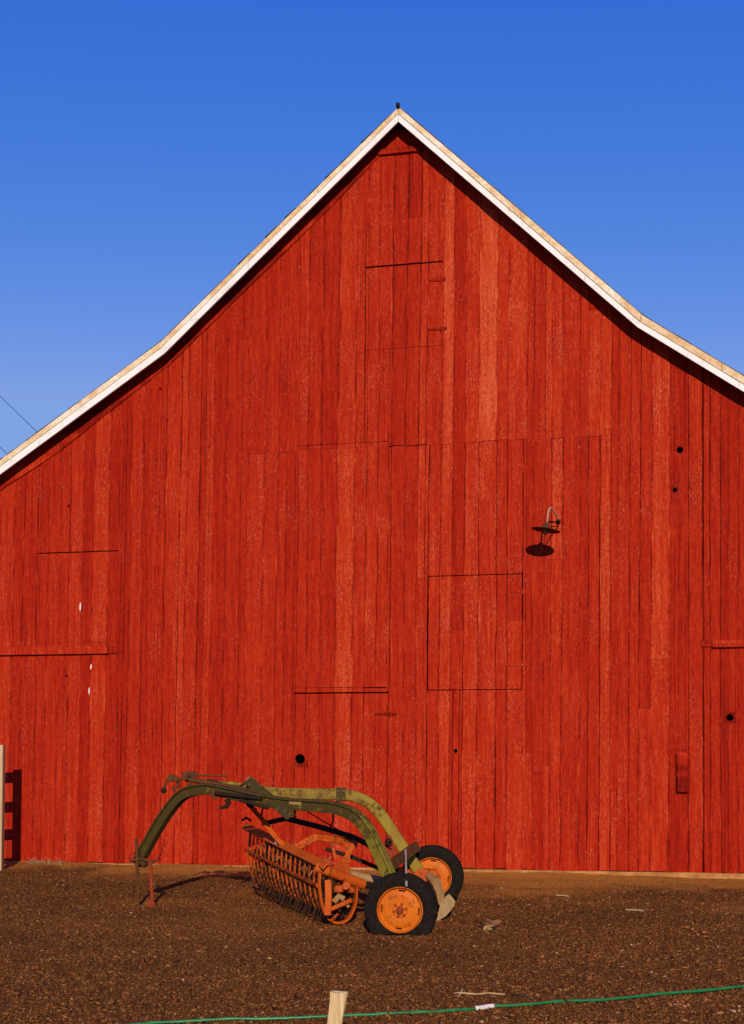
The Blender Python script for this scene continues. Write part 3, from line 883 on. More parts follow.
# --- wheels
AX = Vector((0.14, 0.99, 0)).normalized()          # axle, pointing away from the camera
def wheel(c, R, rr, W, ground_z, flat, label):
    c = Vector(c)
    up = Vector((0, 0, 1))
    def squash(p, a):
        lim = ground_z
        if p.z < lim + 0.10 * flat:
            k = max(0.0, min(1.0, (lim + 0.10 * flat - p.z) / (0.14)))
            bul = 1 + 0.55 * k * flat
            off = (p - c).dot(AX)
            p = p + AX * (off * (bul - 1))
            side = (p - c) - AX * (p - c).dot(AX); side.z = 0
            p = p + side * 0.10 * k * flat
            if p.z < lim: p.z = lim + (p.z - lim) * 0.04
        return p
    m = MB()
    # rim: tyre-side lip, dish with slots, hub
    w2 = W / 2
    prof = [(rr * 1.00, -w2 * .86), (rr * 1.015, -w2 * .90), (rr * 0.985, -w2 * .92), (rr * 0.955, -w2 * .84), (rr * 0.93, -w2 * .62), (rr * 0.90, -w2 * .52), (rr * 0.86, -w2 * .50), (rr * 0.79, -w2 * .52),
            (rr * 0.72, -w2 * .60), (rr * 0.58, -w2 * .66), (rr * 0.42, -w2 * .60), (rr * 0.34, -w2 * .60), (rr * 0.31, -w2 * .70), (rr * 0.20, -w2 * .72), (0.0, -w2 * .72)]
    n = 72
    slots = [(17, 20), (35, 38), (52, 56), (71, 74)] if flat > .5 else [(9, 13), (27, 31), (45, 49), (63, 67)]
    def sk(a, b_):
        return a == 6 and any(s0 <= b_ <= s1 or s0 <= b_ + n <= s1 for s0, s1 in slots)
    m.lathe(prof, c, AX, up, n, skip=sk, col=(0.5, .5, 0, 1))
    back = [(rr * 1.0, -w2 * .86), (rr * .93, -w2 * .3), (rr * .80, 0), (rr * .80, w2 * .3), (rr * .93, w2 * .6), (rr * 1.0, w2 * .9), (rr * .98, w2 * .93), (rr * .9, w2 * .6), (rr * .76, w2 * .28)]
    m.lathe(back, c, AX, up, n, col=(0.1, .5, 0, 1))
    wo = m.build('wheel', M_RIM, rake, True, 40); tag(wo, label)
    m = MB()
    pr = [(rr * .97, -w2 * .80), (rr * 1.02, -w2 * .93), (rr + (R - rr) * .25, -w2 * 1.03), (rr + (R - rr) * .5, -w2 * 1.06), (rr + (R - rr) * .75, -w2 * 1.0), (rr + (R - rr) * .86, -w2 * .92), (R * .975, -w2 * .86), (R * .985, -w2 * .76), (R, -w2 * .66)]
    for g in (-.42, -.12, .18, .48):
        pr += [(R, w2 * (g - .08)), (R * .965, w2 * (g - .04)), (R * .965, w2 * (g + .04)), (R, w2 * (g + .08))]
    pr += [(R, w2 * .66), (R * .985, w2 * .76), (R * .975, w2 * .86), (rr + (R - rr) * .75, w2 * 1.0), (rr + (R - rr) * .5, w2 * 1.06), (rr + (R - rr) * .2, w2 * 1.0), (rr * .97, w2 * .8)]
    m.lathe(pr, c, AX, up, 64, fn=squash)
    m.build('tyre', M_TYRE, wo, True, 50)
    m = MB()
    m.lathe([(rr * .17, -w2 * .72), (rr * .17, -w2 * .98), (rr * .12, -w2 * 1.08), (0.0, -w2 * 1.10)], c, AX, up, 20)
    for k in range(6):
        th = k * math.pi / 3 + .3
        d = Vector((0, 0, 1)) * math.cos(th) + AX.cross(Vector((0, 0, 1))) * math.sin(th)
        q = c - AX * (w2 * .72) + d * rr * .27
        m.tube([q + AX * .01, q - AX * .018], 0.011, 6)
    m.build('hub', M_REDRUST, wo, True, 40)
    return wo
cF = P(400.8, 909, 11.0); cR = P(432.5, 876.5, 12.8)
wheel(cF, 0.330, 0.208, 0.17, gzf(cF.x, cF.y) + 0.014, 1.0, 'front orange rimmed wheel with a flat tyre')
wheel(cR, 0.330, 0.208, 0.17, gzf(cR.x, cR.y) - 0.005, 0.7, 'rear orange rimmed wheel nearer the barn')

# --- main arches
A0, A1 = (-2.46, 12.85), (0.28, 11.22)
fp = [(137, 864), (143, 853), (160, 823), (175, 802), (186, 793), (200, 789.5), (215, 790), (250, 797.5), (285, 803.5), (318, 806), (338, 808.5), (355, 816), (368, 831), (379, 853), (391, 880), (397, 894)]
front = resample([PV(x, y, A0, A1) for x, y in fp], 5)
side = Vector((A1[1] - A0[1], -(A1[0] - A0[0]), 0)).normalized()
if side.y > 0: side = -side
h_, w_ = 0.057, 0.044
chan = [(-w_, -h_), (w_ - .006, -h_), (w_, -h_ + .006), (w_, -h_ + .018), (w_ - .024, -h_ + .024), (w_ - .024, h_ - .024), (w_, h_ - .018), (w_, h_ - .006), (w_ - .006, h_), (-w_, h_)]
nseg = len(front) - 1
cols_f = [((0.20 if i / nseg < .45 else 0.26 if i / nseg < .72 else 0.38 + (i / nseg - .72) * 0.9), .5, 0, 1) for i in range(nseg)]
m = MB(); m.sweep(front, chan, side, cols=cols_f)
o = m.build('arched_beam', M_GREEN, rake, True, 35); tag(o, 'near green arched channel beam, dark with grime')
Rr0, Rr1 = (-1.75, 12.75), (0.55, 12.62)
rp = [(215, 786), (236, 788), (275, 793), (310, 794), (342, 794.5), (357, 797.5), (370, 804), (382, 816), (394, 834), (406, 852), (417, 868), (426, 880)]
rear = resample([PV(x, y, Rr0, Rr1) for x, y in rp], 5)
side2 = Vector((Rr1[1] - Rr0[1], -(Rr1[0] - Rr0[0]), 0)).normalized()
if side2.y > 0: side2 = -side2
nseg = len(rear) - 1
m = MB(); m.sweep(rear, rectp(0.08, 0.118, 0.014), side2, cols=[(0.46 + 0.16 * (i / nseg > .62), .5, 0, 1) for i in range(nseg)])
o = m.build('arched_beam', M_OLIVE, rake, True, 35); tag(o, 'far arched beam in yellowish green')
m = MB()
q = PV(341, 794.5, Rr0, Rr1)
m.sweep([q - Vector((.05, 0, 0)), q + Vector((.05, 0, 0.0))], rectp(0.10, 0.145, 0.01), side2, col=(.2, .5, 0, 1))
for dx in (-.03, .03):
    for dz in (-.04, .04): m.tube([q + Vector((dx, -.05, dz)), q + Vector((dx, -.066, dz))], .011, 6)
m.build('splice_plate', M_GREEN, rake)
# head casting joining both beams to the tongue tip
m = MB()
m.tube([PV(140, 852, A0, A1) + Vector((-.04, 0, 0)), PV(146, 866, A0, A1)], 0.035, 8, col=(.3, .5, 0, 1))
m.box(PV(141, 861, A0, A1), (0.12, 0.07, 0.10), col=(.2, .5, 0, 1), bev=.012)
m.build('hitch_casting', M_RUST, rake)
def bar(name, pts, w, h, mat, label=None, smooth=False, side=Vector((0, -1, 0)), col=(.5, .5, 0, 1), parent=None):
    m = MB(); m.sweep(pts, rectp(w, h, min(w, h) * .18), side, col=col)
    o = m.build(name, mat, parent or rake)
    if label: tag(o, label)
    return o
def rod(name, pts, r, mat, label=None, n=8, parent=None):
    m = MB(); m.tube(pts, r, n)
    o = m.build(name, mat, parent or rake, True, 50)
    if label: tag(o, label)
    return o
# stand legs
g1, g2 = G(138.5, 906), G(152.5, 906)
p1 = P(136.5, 838, g1.y); 
rod('stand_leg', [Vector((g1.x, g1.y, gzf(g1.x, g1.y) - .02)), P(137.4, 875, g1.y), p1], 0.017, M_RUST, 'thin brown stand leg')
p2 = P(150.5, 862, g2.y)
m = MB()
m.tube([Vector((g2.x, g2.y, 0.0)), p2], 0.017, 8)
gg = Vector((g2.x - .02, g2.y, gzf(g2.x, g2.y) + .006))
m.box(gg, (0.12, 0.10, 0.02), bev=.004)
m.face([gg + Vector((-.06, 0, .01)), gg + Vector((.05, 0, .01)), Vector((g2.x, g2.y, .09))])
for k in range(6):
    q = Vector((g2.x, g2.y, 0)).lerp(p2, .25 + .12 * k); m.tube([q + Vector((-.024, -.004, 0)), q + Vector((.024, -.004, 0))], .006, 5)
o = m.build('stand_leg', M_REDRUST, rake); tag(o, 'red stand leg on a foot plate')
rod('stand_clamp', [P(129, 861, g1.y), P(142, 858.5, g1.y), P(151, 862, g2.y), P(158, 860, g2.y)], 0.014, M_RUST)
rod('dangling_wire', [P(158, 860, 12.8), P(162, 852, 12.8), P(165, 838, 12.7)], 0.004, M_DARK)
# crank cluster over the bend
yk = 12.6
rod('crank_handle', [P(163.5, 790, yk), P(166, 783, yk), P(168.5, 778.5, yk), P(172, 777, yk)], 0.014, M_RUST)
m = MB(); m.lathe([(0.0, -.03), (.026, -.026), (.033, 0), (.026, .026), (0, .03)], P(163.8, 790.5, yk), (0, 1, 0), (0, 0, 1), 12); m.build('crank_knob', M_DARK, rake, True)
m = MB()
for (x, y, w, h) in ((171, 778, 6, 7), (176, 779, 5, 5), (185, 776, 6, 8), (191, 774, 7, 6), (194, 776, 5, 6), (189, 785, 4.5, 4), (178, 784, 3.5, 9), (174, 789, 3, 5)):
    q = P(x, y, yk + random.uniform(-.03, .03)); s = yk / F
    a = random.uniform(-.4, .4)
    m.box(q, (w * s, random.uniform(.03, .06), h * s), (Vector((math.cos(a), 0, math.sin(a))), Vector((0, 1, 0)), Vector((-math.sin(a), 0, math.cos(a)))), bev=.006)
m.tube([P(171, 776, yk), P(178, 781, yk), P(186, 776, yk), P(191, 773, yk)], .018, 6)
o = m.build('crank_gearbox', M_RUST, rake); tag(o, 'rusty clutter of crank gear on the bend')
rod('control_rod', [P(190, 775, yk), P(212, 775.5, yk), P(228, 776, yk)], 0.011, M_RUST)
rod('control_rod', [P(203, 783, yk), P(208, 779.5, yk), P(214, 780.5, yk), P(222, 783, yk)], 0.008, M_DARK)
m = MB(); m.tube([P(186, 779, 12.62), P(225, 786, 12.45), P(268, 794.5, 12.2)], .028, 8); m.build('lift_shaft', M_RUST, rake, True, 50)
m = MB(); m.tube([P(215, 793, 12.25), P(240, 796, 12.1), P(262, 798.5, 12.0)], .020, 8); m.tube([P(240, 800, 12.1), P(268, 808, 11.95)], .018, 8); m.build('lift_shaft', M_DARK, rake, True, 50)
m = MB(); m.box(P(214, 793, 12.3), (.06, .06, .07), bev=.01); m.tube([P(212, 792, 12.28), P(216, 800, 12.28)], .02, 6); m.build('shaft_bracket', M_RUST, rake)
rod('hook', [P(227, 799, 12.25), P(228.3, 803, 12.25), P(226.5, 806.5, 12.25), P(222, 807.5, 12.25), P(219.5, 808.5, 12.25)], [.028, .030, .024, .018, .014], M_DARK)
# diagonal angle iron draped over the near arch
pa, pb = P(248, 780, 12.45), P(291, 817, 11.66)
m = MB()
m.sweep([pa, pa.lerp(pb, .4), pb], [(0.0, -.05), (.010, -.05), (.010, .05), (-.05, .05), (-.05, .040), (0.0, .040)], Vector((.1, -1, .25)), col=(.24, .5, 0, 1))
o = m.build('angle_iron', M_GREEN, rake); tag(o, 'olive angle iron laid across both beams')
m = MB()
tri_ = [P(245, 781, 12.6), P(249, 776.5, 12.6), P(262, 790, 12.4), P(252, 792, 12.4)]
m.grid([[p + Vector((0, .006, 0)) for p in tri_], [p - Vector((0, .006, 0)) for p in tri_]])
o = m.build('gusset_plate', M_PALE, rake)
rod('brace_rod', [P(233, 789, 12.5), P(243, 785, 12.55), P(250, 780, 12.6)], .012, M_DARK)
# name strip: worn pale decal plate on the near arch
m = MB()
dq = [PV(290.5, 801.8, A0, A1), PV(302.5, 802.5, A0, A1)]
m.sweep([p + side * .0215 for p in dq], [(-.002, -.022), (.002, -.022), (.002, .022), (-.002, .022)], side)
o = m.build('plate', M_PALE, rake)
# dark linkage bar behind, with rods
bar('linkage_bar', [P(264, 823.5, 12.7), P(286, 818.5, 12.4)], .05, .05, M_DARK)
bar('linkage_bar', [P(286, 818.5, 12.4), P(318, 826.5, 12.25), P(350, 836, 12.1), P(366, 843, 12.0), P(377, 851, 11.95)], .05, .055, M_DARK)
rod('drop_rod', [P(295, 806, 11.95), P(294.6, 818, 12.3)], .013, M_DARK)
rod('drop_rod', [P(333, 810, 12.0), P(333, 821, 12.1), P(330.5, 827, 12.15)], .009, M_DARK)
rod('drop_rod', [P(308, 812, 12.0), P(330, 825, 12.2), P(352, 838, 12.1)], .006, M_DARK)
rod('drop_rod', [P(263, 806, 12.3), P(261.5, 816, 12.4)], .009, M_DARK)
bar('linkage_bar', [P(326, 849, 12.2), P(352, 857, 12.15), P(378, 868, 12.1), P(400, 872, 12.1)], .04, .04, M_DARK)
# axle tubes and bracket between the arches
o = rod('axle_tube', [P(349, 875, 11.9), P(366, 879, 11.95), P(384, 882, 12.0), P(394, 884, 12.0)], .052, M_PALE, 'dusty pale axle tube')
rod('axle_tube', [P(380, 868.5, 12.5), P(400, 871, 12.6), P(420, 874, 12.7)], .035, M_ORANGE)
rod('wheel_axle', [cF + AX * 0.02, cF + AX * .35, P(398, 889, 11.6), P(394, 884, 12.0)], .03, M_RUST)
rod('wheel_axle', [cR + AX * -0.02, cR - AX * .10, P(428, 878, 12.62)], .03, M_RUST)
m = MB(); q0, q1 = P(391, 866, 11.75), P(418, 845.5, 12.55)
m.sweep([q0, q0.lerp(q1, .5), q1], [(-.012, -.048), (.012, -.048), (.012, .048), (-.05, .048), (-.05, .036), (-.012, .036)], Vector((.45, -1, .2)), col=(.5, .5, 0, 1))
o = m.build('cross_brace', M_RUST, rake); tag(o, 'brown rusty plate bridging the two arches')
m = MB(); bq = [P(378, 846, 12.3), P(392, 843, 12.3), P(398, 856, 12.3), P(384, 860, 12.3)]
m.grid([[p + Vector((0, .02, 0)) for p in bq], [p - Vector((0, .02, 0)) for p in bq]], cols=[(.4, .5, 0, 1)])
m.tube([P(389, 836, 12.28), P(392, 842, 12.28), P(390, 848, 12.25)], .018, 6)
m.build('latch_plate', M_REDRUST, rake)
m = MB(); m.lathe([(.012, -.03), (.034, -.025), (.038, 0), (.034, .025), (.012, .03)], P(388.5, 842, 12.22), (0.3, -1, 0), (0, 0, 1), 12); m.build('pulley', M_DARK, rake, True, 40)
rod('release_lever', [P(405.5, 850, 12.0), P(405.8, 862, 11.6), P(406.2, 873, 11.0), P(406.4, 886, 10.86)], .011, M_SILVER, 'thin grey lever hanging over the front tyre')
m = MB()
bq = [P(413, 873, 12.6), P(420, 868.5, 12.6), P(436, 869.5, 12.6), P(441, 877, 12.6), P(438, 882, 12.6), P(420, 880, 12.6)]
m.grid([[p + Vector((0, .06, 0)) for p in bq], [p - Vector((0, .06, 0)) for p in bq]])
o = m.build('axle_bracket', M_ORANGE, rake); tag(o, 'orange bracket under the far arch')
m = MB()
m.tube([P(429, 876, 12.55), P(436, 883, 12.4), P(440, 893, 12.3), P(441, 905, 12.25)], [.045, .058, .05, .03], 6)
o = m.build('axle_arm', M_PALE, rake); tag(o, 'dirt caked pale arm between the wheels')

# --- basket and reel
C0, C1 = Vector((-1.20, 13.6, 0)), Vector((-.325, 11.47, 0))
ax = (C1 - C0).normalized(); pd = Vector((-ax.y, ax.x, 0))       # horizontal, across the reel (towards right/back)
if pd.x < 0: pd = -pd
def zs(t): return 1.0 + .28 * (1 - t)
def RP(t, s, z): return C0.lerp(C1, t) + pd * s + Vector((0, 0, z * zs(t)))
hoop = [(-.175, .575), (-.19, .44), (-.18, .30), (-.15, .17), (-.10, .075), (-.01, .03), (.08, .045), (.145, .12), (.18, .22), (.19, .34)]
hoop = [tuple(v) for v in [(p.x, p.z) for p in resample([Vector((a, 0, b_)) for a, b_ in hoop], 3)]]
hoop_in = [tuple(v) for v in [(p.x, p.z) for p in resample([Vector((a, 0, b_)) for a, b_ in [(-.175, .575), (-.19, .44), (-.18, .30), (-.15, .19), (-.10, .13), (-.04, .105)]], 3)]]
NH = 17
for i in range(NH):
    t = i / (NH - 1)
    end = i in (0, NH - 1)
    m = MB()
    path = [RP(t, s, z) for s, z in (hoop if end else hoop_in)]
    w = .022 if end else .011
    d = .010 if end else .007
    m.sweep(path, [(-w, -d), (w, -d), (w, d), (-w, d)], ax, col=(.62 if end else random.uniform(.38, .55), .5, 0, 1))
    m.build('stripper_bar', M_ORANGE, rake)
m = MB()
m.sweep([RP(-.03, -.21, .40), RP(.5, -.21, .395), RP(1.0, -.205, .39)], rectp(.026, .032, .006), pd, col=(.36, .5, 0, 1))
m.build('basket_rail', M_ORANGE, rake)
m = MB(); m.sweep([RP(-.02, -.13, .08), RP(1.0, -.12, .075)], rectp(.02, .02, .004), pd, col=(.0, .5, 0, 1)); m.build('basket_rail', M_TINE, rake)
# top rail: broad folded plate
tn = (pd * -.75 + Vector((0, 0, .65))).normalized()
m = MB(); m.sweep([RP(-.06, -.205, .60), RP(.5, -.19, .60), RP(1.06, -.175, .60)], [(-.008, -.042), (.008, -.042), (.008, .042), (-.04, .042), (-.04, .032), (-.008, .032)], tn, col=(.62, .5, 0, 1))
o = m.build('top_rail', M_ORANGE, rake); tag(o, 'broad orange plate along the top of the basket')
m = MB(); m.tube([RP(-.06, -.235, .65), RP(-.04, -.20, .68), RP(-.02, -.16, .655)], .014, 6); m.build('rail_clip', M_DARK, rake)
# diagonal flat bar from beam to rail
bar('brace_bar', [P(252, 808, 12.35), P(262, 819, 12.5), P(274, 835, 12.45), P(287, 850, 12.35)], .012, .05, M_ORANGE, side=Vector((-.4, -.9, .2)))
bar('brace_bar', [P(247, 803, 12.4), P(256, 811, 12.4)], .014, .045, M_DARK)
m = MB(); m.tube([RP(.47, -.22, .60), RP(.47, -.24, .60)], .02, 8); m.build('bolt', M_SILVER, rake)
# orange frame over the reel
bar('reel_frame', [P(294, 849, 12.25), P(306, 842, 12.3), P(318, 836.5, 12.32)], .05, .075, M_ORANGE, 'orange channel over the reel')
bar('reel_frame', [P(316, 837, 12.33), P(335, 839.5, 12.2), P(356, 844, 12.05)], .05, .075, M_ORANGE)
bar('reel_frame', [P(355, 842, 12.04), P(349, 853, 11.95), P(342, 866, 11.8), P(338, 873, 11.65)], .04, .055, M_ORANGE)
bar('reel_frame', [P(347, 845, 12.0), P(348, 856, 11.9), P(349, 864, 11.8)], .03, .04, M_ORANGE)
bar('reel_frame', [P(332, 843, 12.1), P(333.5, 850, 12.1), P(335.5, 858, 12.1)], .02, .03, M_ORANGE)
m = MB(); pl_ = [P(331, 871, 11.5), P(340, 860, 11.7), P(350, 864, 11.7), P(350, 878, 11.5), P(340, 880, 11.4)]
m.grid([[p + Vector((0, .02, 0)) for p in pl_], [p - Vector((0, .02, 0)) for p in pl_]], cols=[(.6, .5, 0, 1)])
m.build('corner_plate', M_ORANGE, rake)
m = MB(); m.sweep([P(317, 867, 11.42), P(331, 872, 11.38)], rectp(.09, .085, .02), Vector((0, -1, 0)), col=(.62, .5, 0, 1)); m.build('rail_socket', M_ORANGE, rake)
m = MB(); m.tube([P(329, 871, 11.42), P(345, 878, 11.5), P(363, 884.5, 11.62)], .052, 12, col=(.62, .5, 0, 1)); o = m.build('main_tube', M_ORANGE, rake, True, 50); tag(o, 'thick orange tube from basket to axle')
rod('main_tube', [P(362, 884, 11.6), P(380, 887, 11.8), P(394, 885, 12.0)], .035, M_DARK)
# near end of the reel: flat hanger, bearing, links
bar('hanger', [P(328, 880, 11.3), P(328.5, 897, 11.28), P(327.5, 915, 11.28)], .02, .062, M_ORANGE, 'flat orange hanger at the near basket end', col=(.62, .5, 0, 1))
m = MB()
m.box(P(339, 889, 11.35), (.085, .06, .07), bev=.012); m.box(P(347, 887, 11.4), (.07, .05, .10), bev=.012); m.box(P(352, 890, 11.4), (.05, .05, .06), bev=.01)
m.tube([P(345, 886, 11.42), P(346, 886, 11.28)], .035, 10)
m.build('bearing_block', M_ORANGE, rake)
m = MB()
m.sweep([P(331, 909, 11.32), P(345, 903, 11.36), P(351, 900, 11.4)], rectp(.02, .04, .005), Vector((0, -1, 0)), col=(.6, .5, 0, 1))
m.build('brace_bar', M_ORANGE, rake)
m = MB()
m.sweep([P(334, 902, 11.36), P(339, 896, 11.36), P(344, 899, 11.36)], rectp(.02, .055, .008), Vector((0, -1, 0)))
m.sweep([P(342, 900, 11.4), P(349, 907, 11.4)], rectp(.02, .03, .005), Vector((0, -1, 0)))
m.build('link_arm', M_PALE, rake)
rod('link_arm', [P(331, 921, 11.4), P(338, 914, 11.45)], .012, M_ORANGE)
# rear edge bar of the basket
m = MB(); m.sweep([RP(-.02, .20, .36), RP(1.0, .20, .35)], rectp(.03, .05, .006), pd, col=(.45, .5, 0, 1)); m.build('basket_rail', M_ORANGE, rake)
# reel: shaft, spiders and tine bars
def RQ(t, ang, r):
    c = RP(t, 0, .34); return c + pd * (math.cos(ang) * r) + Vector((0, 0, math.sin(ang) * r))
m = MB(); m.tube([RQ(-.02, 0, 0), RQ(1.02, 0, 0)], .026, 10); m.build('reel_shaft', M_TINE, rake, True, 50)
NB = 6
for t in (0.02, .98):
    m = MB()
    for k in range(NB):
        a = k * 2 * math.pi / NB + .5
        m.sweep([RQ(t, a, .02), RQ(t, a, .155)], rectp(.015, .04, .004), ax)
    m.lathe([(.0, -.03), (.05, -.03), (.05, .03), (0, .03)], RQ(t, 0, 0), ax, (0, 0, 1), 16)
    m.build('reel_spider', M_TINE, rake)
for k in range(NB):
    a = k * 2 * math.pi / NB + .5
    m = MB()
    m.tube([RQ(0, a, .155), RQ(1, a, .155)], .014, 6)
    for j in range(46):  # tines packed densely as dark fill for the basket's shaded interior
        t = (j + .5) / 46
        p = RQ(t, a, .155)
        dn = Vector((0, 0, -1)) + pd * random.uniform(-.28, -.12) + ax * random.uniform(-.06, .06)
        ln = random.uniform(.20, .235)
        zmin = gzf(p.x, p.y) + .012
        if p.z + dn.z * ln < zmin: ln = max(.03, p.z - zmin)
        m.tube([p, p + dn * (ln * .5), p + dn * ln - pd * .02], .0045, 4)
        m.lathe([(.021, -.012), (.024, 0), (.021, .012)], p, ax, (0, 0, 1), 7)
    m.build('tine_bar', M_TINE, rake)
# clutter on the reel seen from above: old hay caught on the shafts
m = MB()
for k in range(170):
    t = random.uniform(.02, .95); a = random.uniform(.2, 2.6); p = RQ(t, a, random.uniform(.10, .22))
    d = Vector((random.uniform(-1, 1), random.uniform(-1, 1), random.uniform(-.6, .5))).normalized() * random.uniform(.04, .12)
    m.tube([p - d, p + d * .2 + Vector((0, 0, .01)), p + d], .0035, 3)
o = m.build('caught_straw', M_LEAF, rake); o['kind'] = 'stuff'; tag(o, 'old straw caught in the reel')

# ================================================================== WALL LAMP
NL = 0.45
su, sz = wpx(546, 529, NL)
mu, mz = wpx(558.5, 521.5, 0.02)
lamp0 = BW(mu, mz, 0.0)
lamp = thing('barn_lamp', 'small gooseneck lamp with flat dark shade on the red barn wall', 'lamp', lamp0)
m = MB()
neck = resample([BW(mu, mz, .016), BW(mu - .01, mz + .03, .09), BW(mu - .03, mz + .07, .17), BW((mu * .5 + su * .5), mz + .12, .30), BW(su + .040, sz + .27, .39), BW(su + .025, sz + .20, .44), BW(su + .012, sz + .06, NL)], 5)
m.tube(neck, .0105, 8)
m.build('gooseneck', M_SILVER, lamp, True, 60)
m = MB()
m.lathe([(0, .0), (.03, .0), (.03, .012), (.018, .03), (.018, .05)], BW(mu, mz, .013), NRM, (0, 0, 1), 16)
m.tube([BW(mu, mz - .05, .02), BW(mu - .02, mz - .08, .12), BW(mu - .05, mz - .10, .25), BW(su + .06, sz + .03, .38)], .007, 6)
m.build('wall_bracket', M_DARK, lamp)
tl = Vector((math.sin(math.radians(9.5)), 0, math.cos(math.radians(9.5))))
tl = (tl + NRM * .015).normalized()
m = MB()
c = BW(su, sz, NL)
m.lathe([(.022, .085), (.028, .06), (.045, .045), (.06, .018), (.12, .004), (.182, -.012), (.186, -.016), (.182, -.017), (.118, -.002), (.055, .010), (.03, .03), (.0, .035)], c, tl, (0, 1, 0), 40)
m.build('lamp_shade', M_RUST, lamp, True, 40)
m = MB()
m.lathe([(.0, .03), (.018, .02), (.02, -.005), (.032, -.035), (.034, -.05), (.024, -.072), (0, -.08)], c, tl, (0, 1, 0), 16)
m.build('bulb', M_PALE, lamp, True, 60)

# ================================================================== FENCE at the left edge
fy = 16.22
pb_ = G(-2.0, 735 + 1.81 * F / fy); 
zt = P(0, 745, fy).z
xr_t, xr_b = P(4.4, 745, fy).x, P(2.7, 866, fy).x
fence = thing('board_fence', 'pale raw board fence with end post beside the barn corner', 'fence', Vector((xr_b - .07, fy, 0)))
def post(x, lean, mat=M_POST):
    m = MB()
    m.sweep([Vector((x - .065, fy, -.25)), Vector((x - .065 + lean * zt, fy, zt))], rectp(.13, .13, .01), Vector((0, -1, 0)))
    return m.build('post', mat, fence)
post(xr_b, (xr_t - xr_b) / zt)
post(xr_b - 2.4, 0.01)
sx = .41
for zc in (1.56, 1.14, .75, .34):
    m = MB()
    m.box((xr_b - 1.29, fy + .085, zc), (2.5, .035, .145), bev=.004)
    m.build('rail', M_POST, fence)

# ================================================================== WIRES over the left roof
def wire(px0, py0, px1, py1, name, label):
    # from a high pole beside the camera, out of frame, down to the roof slope
    a, b_ = Vector((px0, py0)), Vector((px1, py1))
    d = (b_ - a)
    e = a - d * ((a.x + 1400) / d.x)
    far = P(e.x, e.y, 6.0)
    # landing on the roof, behind the gable
    best = None
    for k in range(400):
        Y = 16.5 + k * .02
        q = P(px1 + (px1 - px0) * .10, py1 + (py1 - py0) * .10, Y)
        n = (q - B0).dot(NRM); uu = (q - B0).dot(T) - SHEAR * q.z
        if q.z < lin(roof_top, uu) + .01 and n < -.3: best = q; break
    if best is None: best = P(px1, py1, 18.5)
    m = MB()
    pts = [far.lerp(best, k / 24) for k in range(25)]
    m.tube(pts, .0048, 5)
    o = m.build(name, M_WIRE, None, True, loc=best)
    return tag(o, label, 'cable', 'overhead cables left of the barn')
wire(0, 396, 37, 432, 'overhead_cable', 'upper of two thin cables slanting to the left roof')
wire(0, 447, 8, 455, 'overhead_cable', 'short lower cable crossing the corner at the left roof edge')

# ================================================================== SMALL THINGS
# garden hose
hp = [(60, 1034), (138, 1024.5), (185, 1021.5), (240, 1019.2), (300, 1017.8), (345, 1016.2), (400, 1014), (440, 1012), (476, 1009), (493, 1006.5), (530, 1004.5), (570, 1001.5), (605, 999.5), (640, 996), (690, 991), (744, 986), (800, 979)]
hpts = []
for x, y in hp:
    g = G(x, y, .019); hpts.append(Vector((g.x, g.y, gzf(g.x, g.y) + .012)))
hs = resample(hpts, 8)
hs = [Vector((p.x, p.y, .45 * gzf(p.x, p.y) + .019)) for p in hs]
hose = thing('garden_hose', 'thin green garden hose snaking across the foreground dirt', 'hose', hs[0])
m = MB(); m.tube(hs, .0105, 8); m.build('hose_tube', M_HOSE, hose, True)
i0 = min(range(len(hs)), key=lambda i: (hs[i] - hpts[8]).length); i1 = min(range(len(hs)), key=lambda i: (hs[i] - hpts[9]).length)
m = MB(); seg = hs[i0:i1 + 1]
e0, e1 = (seg[1] - seg[0]).normalized() * .006, (seg[-1] - seg[-2]).normalized() * .006
m.tube([seg[0] - e0] + seg + [seg[-1] + e1], [.0107] + [.0150 if k % 2 else .0165 for k in range(len(seg))] + [.0107], 10)
o = m.build('hose_mender', M_WHITEPL, hose, True); tag(o, 'whitish sleeve patching the green hose')
# wooden stake
ys = 6.6
sb = P(334.8, 1024, ys); stp = P(339, 991.5, ys)
dd = (stp - sb); base = sb + dd * ((sb.z + .15) / -dd.z)
m = MB()
w0, w1, w2 = .043, .045, .050
def sring(p, w, dpt, jag=0.0):
    x = Vector((1, 0, 0)); y = Vector((0, 1, 0))
    q = [(-w, -dpt), (-w * .1, -dpt * 1.15), (w * .85, -dpt), (w, -dpt * .4), (w * .95, dpt), (-w * .9, dpt)]
    jz = [0.004, -.009, .005, .0, -.004, .002]
    return [p + x * a + y * b_ + Vector((0, 0, jag * j)) for (a, b_), j in zip(q, jz)]
rings = [sring(base, .030, .018), sring(base.lerp(stp, .4), .039, .022), sring(base.lerp(stp, .75), .0415, .022), sring(base.lerp(stp, .92) + Vector((.002, 0, 0)), .045, .022), sring(stp + Vector((.001, 0, 0)), .049, .021, 1.0)]
m.grid(rings)
stake = m.build('wooden_stake', M_STAKE, None, loc=Vector((base.x, base.y, 0)))
tag(stake, 'pale split wooden stake standing in front of the green hose', 'stake')
# chock block behind the front wheel
q = [G(438, 921), G(449, 919)]
m = MB()
yb = G(444, 921).y
cp = [(436.5, 922), (440, 905), (446, 896), (449.5, 894), (455.5, 901.5), (454, 906), (446, 916)]
m.grid([[P(x, y, yb + .16) for x, y in cp], [P(x, y, yb) for x, y in cp]])
ch = m.build('wheel_chock', M_CHOCK, None, loc=Vector((G(444, 921).x, yb, 0)))
tag(ch, 'pale wooden wedge leaning on the ground right of the flat tyre', 'chock')
